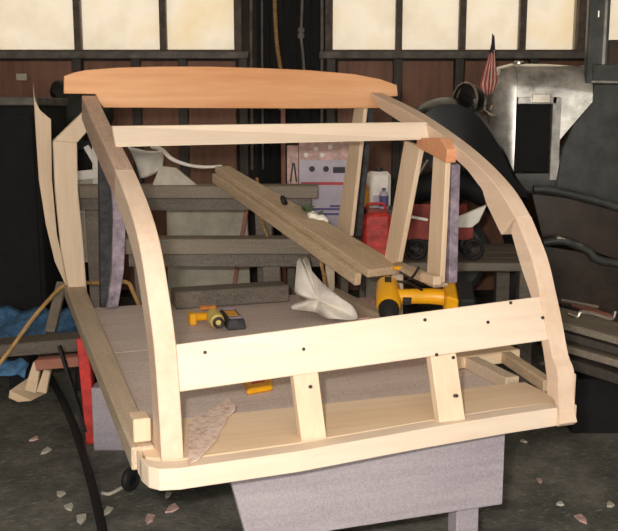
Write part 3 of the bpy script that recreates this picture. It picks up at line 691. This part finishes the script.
for x0, x1, y in ((312, 341, 208), (318, 343, 213), (311, 325, 219), (330, 345, 205)): mark(x0, x1, y, y + 2.2, 'ink_blue')
for x, y in ((306, 155), (316, 149), (322, 155), (330, 147)): mk('print_blossom', lathe(at(x, y, Yb - 0.003), (0, 1, 0), [(0, 0.012), (0.003, 0.012)], 9), 'white', ct)
b0, b1 = at(287, 200, Yb).x, at(298.5, 200, Yb).x; bz = at(290, 146, Yb).z
c2_ = thing('narrow_carton', 'narrow pinkish carton with black mark beside the lilac carton', 'carton', ((b0 + b1) / 2, Yb + 0.1, ztb))
mk('carton_body', box((b0, Yb + 0.02, ztb + 0.001), (b1, Yb + 0.12, bz)), 'pink_card', c2_, bev=0.002)
for a in (-1, 1): mk('print', beam(at(293.5 + a * 3, 182, Yb + 0.019), at(293.5 + a * .6, 163, Yb + 0.019), 0.008, 0.004, (0, 1, 0)), 'ink_black', c2_)
# red wagon
Yg = 4.2
wx0, wx1 = at(402, 220, Yg).x, at(474, 220, Yg).x
wz0, wz1 = at(430, 240, Yg).z, at(430, 219, Yg).z
wg = thing('red_wagon', 'small dull red tray wagon with wheels on the low table', 'wagon', ((wx0 + wx1) / 2, Yg + 0.12, ztb))
tr = mk('tray_front', box((wx0, Yg, wz0), (wx1, Yg + 0.012, wz1)), 'red_dull', wg, bev=0.003)
mk('tray_back', box((wx0, Yg + 0.19, wz0), (wx1, Yg + 0.202, wz1 + 0.05)), 'red_dull', wg, bev=0.003)
mk('tray_bottom', box((wx0, Yg + 0.0125, wz0), (wx1, Yg + 0.1895, wz0 + 0.01)), 'red_dull', wg)
mk('tray_rim', beam((wx0 - 0.01, Yg - 0.004, wz1 + 0.02), (wx0 + 0.12, Yg - 0.004, wz1 - 0.003), 0.03, 0.012), 'white', wg, bev=0.003)
for x in (wx0 + 0.07, wx1 - 0.0):
    for y in (Yg - 0.01, Yg + 0.18):
        w_ = mk('wheel', ring((x, y, ztb + 0.053), (0, 1, 0), 0.042, 0.011, 20, 8), 'rubber', wg, smooth=True)
        mk('hub', lathe((x, y - 0.012, ztb + 0.053), (0, 1, 0), [(0, 0.008), (0.002, 0.014), (0.022, 0.014), (0.024, 0.008)], 14), 'dark_side', w_, smooth=True)
mk('handle', tube([(wx0 + 0.05, Yg + 0.13, wz0), (wx0 - 0.02, Yg + 0.1, wz1 + 0.05), at(418, 176, Yg + .05), at(428, 160, Yg + .05)], 0.006), 'steel', wg, smooth=True)
cq = [at(px, py, Yg - 0.02) for px, py in ((449, 219), (460, 216.5), (487, 205), (479, 222), (472, 227.5), (452, 228))]
tag(mk('white_rag', prism(cq, (0, 0.03, 0)), 'white', bev=0.003), 'white cloth rag with a raised corner on the red wagon', 'rag')
tag(mk('tan_knob', lathe(at(454, 232, Yg - 0.012) , (0, -0.3, 1), [(0, 0.01), (0.012, 0.022), (0.03, 0.02), (0.045, 0.006)], 10), 'orange', smooth=True), 'small tan knob against the white rag on the wagon', 'knob')
# twigs on the side rail
for k, (a, b, c) in enumerate((((400, 272), (412, 279), (424, 284)), ((404, 284), (413, 276), (419, 267)), ((396, 281), (408, 283), (422, 290)))):
    cordo('dry_twig', 'thin dark dry twig between the two right side posts', 'twig', [onF(*a, u1 - 0.05), onF(*b, u1 - 0.06), onF(*c, u1 - 0.05)], 0.004, 'black', 8, 'dry twigs on the right rail')
tag(mk('yellow_wedge', beam(onF(381, 266, u1 - 0.03), onF(399, 268, u1 - 0.03), 0.03, 0.012), 'yellow', bev=0.002), 'thin yellow wedge under the foot of the right side post', 'wedge')

# ================================================================ the old truck
YT = 5.1
tk = thing('vintage_truck', 'old grey bonneted truck with black front fender and headlamp', 'truck', (at(560, 200, YT).x, YT + 0.4, 0))
def tx(px): return at(px, 110, YT).x
def tz(py): return at(500, py, YT).z
# hood: cross-section lofted along X, arch-shaped in Y/Z
def hoodsec(x, zt_, zb_, y0, y1, r):
    pts = [(y0, zb_)]; n = 7
    for k in range(n + 1):
        a = math.pi - k / n * math.pi / 2; pts.append((y0 + r + r * math.cos(a), zt_ - r * 0.8 + r * 0.8 * math.sin(a)))
    for k in range(n + 1):
        a = math.pi / 2 - k / n * math.pi / 2; pts.append((y1 - r + r * math.cos(a), zt_ - r * 0.8 + r * 0.8 * math.sin(a)))
    pts.append((y1, zb_)); return [Vector((x, y, z)) for y, z in pts]
def loft(secs):
    n = len(secs[0]); v = [p for s in secs for p in s]; f = []
    for k in range(len(secs) - 1):
        for j in range(n): f.append((k * n + j, k * n + (j + 1) % n, (k + 1) * n + (j + 1) % n, (k + 1) * n + j))
    f += [tuple(reversed(range(n))), tuple(range((len(secs) - 1) * n, len(secs) * n))]
    return v, f
zlow = tz(172)
shell = mk('radiator_shell', loft([hoodsec(tx(494), tz(88), zlow, YT + 0.10, YT + 0.50, 0.09), hoodsec(tx(496), tz(76), zlow, YT + 0.06, YT + 0.54, 0.10), hoodsec(tx(502), tz(66), zlow, YT + 0.02, YT + 0.58, 0.14), hoodsec(tx(516), tz(62), zlow, YT, YT + 0.60, 0.17)]), 'hood', tk, smooth=True)
mk('radiator_cap', lathe((tx(525), YT + 0.2, tz(62.5)), (0, 0, 1), [(0, 0.035), (0.012, 0.035), (0.016, 0.02), (0.022, 0.018)], 14), 'chrome', shell, smooth=True)
mk('hood_top', loft([hoodsec(tx(516.5), tz(62), tz(97), YT + 0.002, YT + 0.60, 0.17), hoodsec(tx(552), tz(62.5), tz(97), YT - 0.005, YT + 0.62, 0.18), hoodsec(tx(552.3), tz(62.5), tz(150), YT - 0.005, YT + 0.62, 0.18), hoodsec(tx(590), tz(65), tz(102), YT - 0.035, YT + 0.66, 0.20)]), 'hood', tk, smooth=True)  # low rear corner is shaped as the light triangle of a highlight
# hood side framed around a dark opening
mk('hood_side_rail', box((tx(517), YT - 0.012, tz(104)), (tx(556), YT + 0.01, tz(97))), 'hood', tk, bev=0.003)
mk('hood_side_post', box((tx(552), YT - 0.012, tz(180)), (tx(561), YT + 0.02, tz(97))), 'hood', tk, bev=0.003)
mk('hood_opening', box((tx(513), YT + 0.03, tz(172)), (tx(552), YT + 0.05, tz(104))), 'black_matte', tk)
mk('hood_latch', box((tx(531), YT - 0.02, tz(103)), (tx(549), YT - 0.008, tz(94))), 'chrome', tk, bev=0.003)
mk('chassis_rail', box((tx(494), YT - 0.01, tz(196)), (tx(560), YT + 0.05, tz(173))), 'cowl', tk, bev=0.004)
# cowl and cab
cwl = [Vector((tx(a), YT - 0.03, tz(b))) for a, b in ((556, 203), (562, 150), (572, 126), (588, 104), (591, 84), (860, 84), (860, 203))]
mk('cowl_panel', prism(cwl, (0, 0.05, 0)), 'cowl', tk, bev=0.006)
mk('cowl_top', box((tx(589), YT - 0.03, tz(84)), (tx(860), YT + 0.7, tz(64))), 'cowl', tk, bev=0.006)
mk('belt_moulding', beam((tx(588), YT - 0.034, tz(82)), (tx(860), YT - 0.034, tz(86)), 0.012, 0.014), 'hood', tk, bev=0.003)
cp = mk('cab_post', box((tx(583), YT - 0.02, tz(84)), (tx(604), YT + 0.03, tz(-40))), 'cowl', tk, bev=0.006)
mk('post_glint', box((tx(598), YT - 0.028, tz(80)), (tx(600.5), YT - 0.019, tz(-40))), 'hood', cp)  # light strip paints the highlight running down the dark post
mk('hinge', lathe((tx(592), YT - 0.03, tz(18)), (0, 0, 1), [(0, 0.008), (0.035, 0.008)], 8), 'chrome', cp)
mk('cab_sill', box((tx(604), YT - 0.02, tz(66)), (tx(860), YT + 0.03, tz(40))), 'running', tk, bev=0.005)
# front fender: crown section swept along its curve
def sweep(path, sec):      # path in X/Z, section offsets (along Y, along the path normal)
    S = []; n = len(path)
    for k, p in enumerate(path):
        d = (path[min(k + 1, n - 1)] - path[max(k - 1, 0)]).normalized(); nn = Vector((-d.z, 0, d.x))
        if nn.z < 0 and abs(d.x) > 0.05: nn = -nn
        c = Vector((tx(452), p.y, tz(185))) - p; c.normalize()
        S.append([p + Vector((0, y, 0)) + (c * -h * 0.8 if h < -0.1 else nn * h) for y, h in sec])
    return loft(S)
fpath = smooth_curve([Vector((tx(px), YT - 0.05, tz(py))) for px, py in ((404, 150), (408, 122), (420, 107), (438, 101), (456, 104), (474, 118), (492, 144), (506, 172), (520, 190))], 30)
fsec = [(-0.305, -0.26), (-0.285, -0.02), (-0.22, 0.005), (-0.12, 0.018), (0.0, 0.014), (0.10, -0.03), (0.10, -0.045), (-0.0, -0.004), (-0.12, 0.0), (-0.21, -0.012), (-0.27, -0.035), (-0.29, -0.26)]
fd = mk('front_fender', sweep(fpath, fsec), 'fender', tk, smooth=True)
mk('fender_support', beam((tx(446), YT - 0.30, tz(112)), (tx(462), YT - 0.3, tz(136)), 0.02, 0.012), 'steel', fd)
# headlamp
hl = mk('headlamp', lathe((tx(478), YT - 0.10, tz(102)), (-1, -0.75, 0.1), [(0, 0.02), (0.02, 0.055), (0.07, 0.082), (0.12, 0.088), (0.135, 0.09)], 24), 'fender', tk, smooth=True)
hd = Vector((-1, -0.75, 0.1)).normalized()
mk('lens', lathe(Vector((tx(478), YT - 0.10, tz(102))) + hd * 0.135, hd, [(0, 0.082), (0.012, 0.07), (0.02, 0.035), (0.022, 0.005)], 24), 'lens', hl, smooth=True)
mk('lamp_rim', ring(Vector((tx(478), YT - 0.10, tz(102))) + hd * 0.134, hd, 0.087, 0.008, 24, 8), 'chrome', hl, smooth=True)
mk('lamp_bracket', tube(smooth_curve([(tx(480), YT - 0.07, tz(110)), (tx(487), YT - 0.03, tz(114)), (tx(496), YT + 0.04, tz(116))], 8), 0.012), 'chrome', tk, smooth=True)
mk('lamp_bracket', tube(smooth_curve([(tx(484), YT - 0.02, tz(108)), (tx(490), YT, tz(109)), (tx(496), YT + 0.06, tz(104))], 8), 0.008), 'chrome', tk, smooth=True)
# front wheel under the fender
wc = Vector((tx(447), YT - 0.14, 0.50))
wl = mk('front_tyre', ring(wc, (0, 1, 0), 0.41, 0.085, 32, 10), 'rubber', tk, smooth=True)
mk('wheel_disc', lathe(wc - Vector((0, 0.03, 0)), (0, 1, 0), [(0, 0.06), (0.01, 0.20), (0.05, 0.24), (0.06, 0.1)], 24), 'cowl', wl, smooth=True)
# rolled edges of the side apron and running board that run back from the fender
def rolled(name, pts, r, mat): return mk(name, tube(smooth_curve([Vector((tx(px) , YT + dy, tz(py))) for px, py, dy in pts], 16), r, 10), mat, tk, smooth=True)
rolled('apron_edge', ((527, 186, -0.22), (540, 186, -0.22), (565, 191, -0.22), (600, 200, -0.22), (640, 212, -0.22), (720, 228, -0.22), (860, 240, -0.22)), 0.022, 'cowl')
ap = [Vector((tx(px), YT - 0.205, tz(py))) for px, py in ((526, 190), (560, 194), (600, 204), (640, 216), (720, 231), (860, 243), (860, 262), (618, 256), (570, 240), (538, 232))]
mk('side_apron', prism(ap, (0, 0.18, 0)), 'running', tk, bev=0.004)
rolled('running_board_edge', ((536, 236, -0.27), (556, 234, -0.27), (580, 243, -0.27), (618, 257, -0.27), (860, 275, -0.27)), 0.024, 'cowl')
rb = [Vector((tx(px), YT - 0.255, tz(py))) for px, py in ((530, 238), (570, 244), (618, 259), (860, 278), (860, 330), (618, 318), (570, 300), (534, 286))]
mk('lower_apron', prism(rb, (0, 0.2, 0)), 'running', tk, bev=0.004)
mk('edge_glint', beam((tx(548), YT - 0.28, tz(231)), (tx(574), YT - 0.28, tz(240)), 0.02, 0.035), 'chrome', tk, bev=0.006)  # bright piece paints a highlight on the running board edge
mk('pink_glint', beam((tx(566), YT - 0.28, tz(293)), (tx(606), YT - 0.28, tz(306)), 0.02, 0.03), 'red_plank', tk, bev=0.006)  # reddish bar paints a pinkish highlight low on the apron
for x0 in (540, 660): mk('chassis_leg', box((tx(x0), YT - 0.2, 0), (tx(x0) + 0.12, YT + 0.1, tz(290))), 'black_matte', tk)
mk('rear_wheel', ring((tx(860), YT - 0.02, 0.40), (0, 1, 0), 0.31, 0.085, 28, 10), 'rubber', tk, smooth=True)
# little flag on the headlamp bracket
fg = thing('small_flag', 'small striped flag hanging from a stick above the headlamp', 'flag', (tx(488), YT - 0.03, tz(112)))
mk('stick', tube([(tx(487), YT - 0.03, tz(113)), (tx(489), YT - 0.03, tz(34))], 0.006, 7, 0.003), 'stud', fg)
ncol = 9
for k in range(ncol):
    def fn(a, b, k=k):
        s = (k + a) / ncol; spread = 0.3 + 0.7 * min(1, b * 1.5); 
        if b > 0.75: spread *= 1 - (b - 0.75) * 1.6
        x = tx(489.5 - 2 * b) + (s - 0.55) * (tx(497) - tx(480)) * spread - 0.004
        return (x, YT - 0.045 + 0.014 * math.sin(s * 14), tz(52 + 43 * b) + 0.02 * (s - 0.5))
    mk('stripe', grid(fn, 2, 8), 'flag_red' if k % 2 == 0 else 'flag_white', fg, solid=0.002, smooth=True)
def fn(a, b): return (tx(489.5 - 1 * b) + (a - 0.5) * (0.006 + 0.028 * b), YT - 0.052, tz(36 + 18 * b))
mk('canton', grid(fn, 4, 6), 'navy', fg, solid=0.003, smooth=True)

# ================================================================ lower right: stacked long timbers and bars by the truck
def longbar(name, label, cat, a, b, w, h, mat, z): 
    p, q = atz(*a, z), atz(*b, z); return tag(mk(name, beam(p, q, w, h), mat, bev=0.004), label, cat)
def bar3(name, label, cat, a, Ya, b, Yb_, w, h, mat): return tag(mk(name, beam(at(*a, Ya), at(*b, Yb_), w, h), mat, bev=0.003), label, cat)
st = thing('lumber_stack', 'stack of dark grey boards lying beside the truck', 'lumber', (1.45, 3.7, 0))
for k, (pa, pb_, w, h, mat) in enumerate((((540, 312), (660, 345), 0.22, 0.03, 'timber'), ((546, 324), (660, 356), 0.2, 0.03, 'stud'), ((552, 338), (660, 368), 0.2, 0.03, 'timber'), ((556, 352), (660, 384), 0.2, 0.04, 'stud'))):
    p, q = at(*pa, 3.75 - 0.03 * k), at(*pb_, 3.45 - 0.03 * k)
    mk('board', beam(p, q, w, h), mat, st, bev=0.004)
p = at(580, 372, 3.6); mk('block', box((p.x - 0.05, 3.5, 0), (p.x + 0.35, 3.75, p.z)), 'black_matte', st, bev=0.004)
bar3('chrome_bar', 'bright metal bar lying on the board stack by the right rib', 'bar', (562, 300), 3.6, (600, 307), 3.52, 0.03, 0.012, 'chrome')
t = thing('bent_bar', 'bent bright metal bar with a hooked end on the board stack', 'bar', at(592, 318, 3.5))
mk('rod', tube(smooth_curve([at(568, 314, 3.52), at(577, 317, 3.5), at(581, 312, 3.5), at(595, 314, 3.48), at(611, 319, 3.46), at(615, 311, 3.46)], 18), 0.008, 7), 'chrome', t, smooth=True)
p0, p1 = atz(580, 370, 0.02), atz(606, 377, 0.02)
tag(mk('pale_stick', beam(p0, p1, 0.04, 0.025), 'pale_u', bev=0.003), 'short pale stick on the floor below the board stack', 'stick')
p = atz(606, 398, 0.0)
tag(mk('black_block', beam(p + Vector((-0.12, 0.05, 0.04)), p + Vector((0.2, -0.08, 0.04)), 0.08, 0.07), 'black_matte', bev=0.01), 'small black block lying on the floor beside the lumber stack', 'block')

# ================================================================ left side clutter
# thin curved panel outside the front post
pn = [onV(px, py, 2.2) for px, py in ((33, 83), (35, 100), (40, 110), (48, 117), (51, 119), (52, 180), (57, 235), (68, 283), (66, 286), (55, 262), (46, 225), (39, 180), (36, 135))]
tag(mk('side_panel_sheet', prism(pn, V * 0.012), 'pale_z', bev=0.001), 'tall thin wooden panel with a scooped top outside the front post', 'panel')
# black cabinet with grey edge
Yq = 4.85
q0, q1 = at(-70, 100, Yq).x, at(36, 100, Yq).x; qz = at(10, 97, Yq).z
cb = thing('black_cabinet', 'large black cabinet with a grey top edge at the left wall', 'cabinet', ((q0 + q1) / 2, Yq + 0.3, 0))
mk('cabinet_body', box((q0, Yq, 0.06), (q1, Yq + 0.6, qz - 0.045)), 'black_matte', cb, bev=0.006)
mk('cabinet_top', box((q0 - 0.01, Yq - 0.02, qz - 0.044), (q1 + 0.01, Yq + 0.62, qz)), 'ledge', cb, bev=0.005)
wq = (q1 - q0 - 0.06) / 2
for k in range(2):
    d = mk('door', box((q0 + 0.02 + k * (wq + 0.02), Yq - 0.018, 0.1), (q0 + 0.02 + k * (wq + 0.02) + wq, Yq - 0.001, qz - 0.09)), 'black_matte', cb, bev=0.004)
    mk('handle', box((q0 + 0.02 + wq + (-0.06 if k == 0 else 0.05), Yq - 0.035, 0.75), (q0 + 0.02 + wq + (-0.04 if k == 0 else 0.07), Yq - 0.017, 0.95)), 'black', d, bev=0.003)
mk('plinth', box((q0 + 0.02, Yq + 0.02, 0), (q1 - 0.02, Yq + 0.58, 0.061)), 'black_matte', cb)
p = at(21, 77, WY - 0.02)
tag(mk('wall_card', box((p.x - 0.035, WY - 0.012, p.z - 0.022), (p.x + 0.035, WY + 0.006, p.z + 0.022)), 'pale_board', bev=0.002), 'small pale card fixed on the wall under the window', 'card')
# dark machine on the cabinet top
mx = at(74, 110, 5.5)
mc = thing('bench_machine', 'dark green motor housing standing behind the thin panel', 'machine', (mx.x, 5.65, 0))
mk('stand', box((mx.x - 0.12, 5.55, 0), (mx.x + 0.12, 5.8, at(60, 150, 5.55).z)), 'black_matte', mc, bev=0.01)
mk('housing', lathe((mx.x - 0.13, 5.67, at(60, 112, 5.55).z), (1, 0, 0), [(0, 0.06), (0.02, 0.12), (0.14, 0.14), (0.26, 0.13), (0.32, 0.06)], 20), 'green_machine', mc, smooth=True)
mk('guard', lathe((mx.x - 0.12, 5.65, at(60, 95, 5.55).z), (0.4, -0.6, 0.5), [(0, 0.03), (0.02, 0.07), (0.06, 0.07), (0.08, 0.02)], 16), 'black', mc, smooth=True)
mk('base_plate', box((mx.x - 0.13, 5.52, at(60, 150, 5.55).z), (mx.x + 0.15, 5.82, at(60, 140, 5.55).z)), 'green_machine', mc, bev=0.005)

# floor-level planks on the left
pA, pB = at(-20, 352, 4.1), at(92, 340, 4.1)
dk = thing('dark_plank', 'dark grey heavy plank lying crossways left of the frame', 'plank', ((pA.x + pB.x) / 2, 4.1, 0))
mk('board', beam(at(-30, 350, 4.1), at(93, 340, 4.02), 0.16, 0.06), 'dark_timber', dk, bev=0.004)
mk('support', box((at(10, 350, 4.1).x, 4.06, 0), (at(10, 350, 4.1).x + 0.1, 4.2, at(10, 350, 4.1).z - 0.025)), 'black_matte', dk, bev=0.004)
mk('support', box((at(76, 350, 4.1).x, 4.06, 0), (at(76, 350, 4.1).x + 0.07, 4.2, at(80, 348, 4.1).z - 0.025)), 'black_matte', dk, bev=0.004)
rp_ = thing('red_stand', 'red painted wooden stand post under the left side sill', 'stand', atz(93, 442, 0))
pz = atz(93, 442, 0)
mk('post', beam(pz, (pz.x - 0.02, pz.y, 0.43), 0.045, 0.05, (0, 1, 0)), 'red', rp_, bev=0.004)
mk('brace', beam((pz.x - 0.02, pz.y - 0.02, 0.05), (pz.x - 0.11, pz.y - 0.02, 0.40), 0.012, 0.02, (0, 1, 0)), 'black', rp_)
mk('cross_piece', beam(at(37, 364, 3.72), at(90, 359, 3.72), 0.06, 0.045), 'red_plank', rp_, bev=0.004)
gb = atz(113, 451, 0)
tag(mk('grey_block', box((gb.x - 0.075, gb.y, 0), (gb.x + 0.09, gb.y + 0.08, at(100, 388, gb.y).z)), 'bench', bev=0.004), 'pale grey plywood block standing beside the red stand', 'block')
# leaning stick with a cut end
tag(mk('grey_stick', beam(at(50, 333, 4.3), at(62, 283, 4.5), 0.05, 0.03, (0, 1, 0)), 'timber', bev=0.003), 'short grey stick leaning on the blue tarp', 'stick')
# blue tarp heap
def tarp(x0, x1, y0, y1, Y, dp, amp):
    def fn(a, b):
        p = at(x0 + (x1 - x0) * a, y0 + (y1 - y0) * b, Y); zt_ = p.z
        return (p.x, Y + dp * (1 - b) + 0.02 * math.sin(a * 11), zt_ + amp * math.sin(a * 17 + b * 6) * (1 - b * .4))
    return grid(fn, 26, 8)
tag(mk('blue_tarp', tarp(-25, 76, 322, 346, 4.35, 0.3, 0.014), 'blue', solid=0.006, smooth=True), 'folded blue tarp heap behind the dark heavy plank', 'tarp')
tag(mk('blue_rag', tarp(-25, 26, 364, 376, 3.88, 0.06, 0.008), 'blue', solid=0.006, smooth=True), 'blue rag hanging below the dark heavy plank', 'rag')
# cut wood scraps
for k, (quad, z, lab) in enumerate((
        (((8, 398), (30, 408), (45, 395), (28, 384)), 0.1, 'flat pale wood offcut lying lowest in the scrap pile'),
        (((24, 390), (36, 394), (40, 368), (33, 362)), 0.12, 'upright pale wood offcut leaning over the flat one'),
        (((36, 392), (46, 394), (50, 372), (44, 368)), 0.11, 'short thin pale offcut beside the leaning one'))):
    Ys = min(atz(*quad[0], 0.0).y, 3.9) - 0.05 * k
    q = [at(px, py, Ys + (0.12 if (k == 0 and j > 1) else 0.0)) for j, (px, py) in enumerate(quad)]
    tag(mk('wood_offcut', prism(q, (0, 0.03, 0.0) if k else (0, 0.02, 0.03)), 'board', bev=0.003), lab, 'wood scrap', 'wood offcuts left of the frame')
# orange extension cord
cordo('extension_cord', 'orange extension cord running from the floor up behind the left post', 'cord', [at(-8, 372, 3.8), at(10, 350, 3.85), at(30, 322, 3.95), at(46, 303, 4.05), at(62, 287, 4.15), at(78, 283, 4.1), at(100, 283, 3.9), at(126, 282, 3.85), at(133, 292, 3.8), at(140, 308, 3.7), at(146, 324, 3.6)], 0.009, 'cord', 40)
# hose and floor litter
cordo('black_hose', 'black rubber hose lying along the floor past the red stand', 'hose', [atz(px, py, 0.02) for px, py in ((50, 376), (60, 395), (68, 412), (76, 432), (84, 458), (92, 486), (100, 520), (108, 560))], 0.016, 'rubber', 30)
cw = atz(131, 491, 0.0)
wh = thing('caster_wheel', 'small black wheel on the floor under the rounded sill corner', 'wheel', cw)
mk('tyre', ring(cw + Vector((0, 0, 0.043)), (1, -0.5, 0), 0.028, 0.015, 20, 8), 'rubber', wh, smooth=True)
mk('hub', lathe(cw + Vector((-0.012, 0.006, 0.043)), (1, -0.5, 0), [(0, 0.012), (0.004, 0.02), (0.024, 0.02), (0.028, 0.012)], 12), 'black', wh, smooth=True)
tape = [atz(px, py, 0.006) for px, py in ((102, 493), (108, 494), (114, 492), (126, 486), (136, 486))]
cordo('white_strap', 'thin whitish strap curling over the floor by the small wheel', 'strap', tape, 0.006, 'pale_board')
for k, (px, py, s) in enumerate(((46, 452, .02), (34, 440, .016), (82, 520, .022), (70, 508, .018), (172, 510, .022), (168, 496, .014), (60, 495, .016), (150, 520, .02), (108, 512, .018), (524, 442, .012), (582, 520, .02), (560, 505, .012), (610, 506, .014), (540, 482, .012))):
    p = atz(px, py, 0.0); a = random.uniform(0, 3.1)
    q = [p + Vector((math.cos(a + t) * s * r, math.sin(a + t) * s * r * 1.6, 0.001)) for t, r in ((0, 1.2), (1.2, .7), (2.4, 1.1), (3.6, .6), (5, 1))]
    lab = 'small pinkish chip lying on the dark floor' if k % 3 == 1 else 'small pale grey chip lying on the dark floor'
    tag(mk('floor_chip', prism(q, (0, 0, 0.006)), 'pink_card' if k % 3 == 1 else 'pale_board'), lab, 'litter', 'pale chips littering the floor')
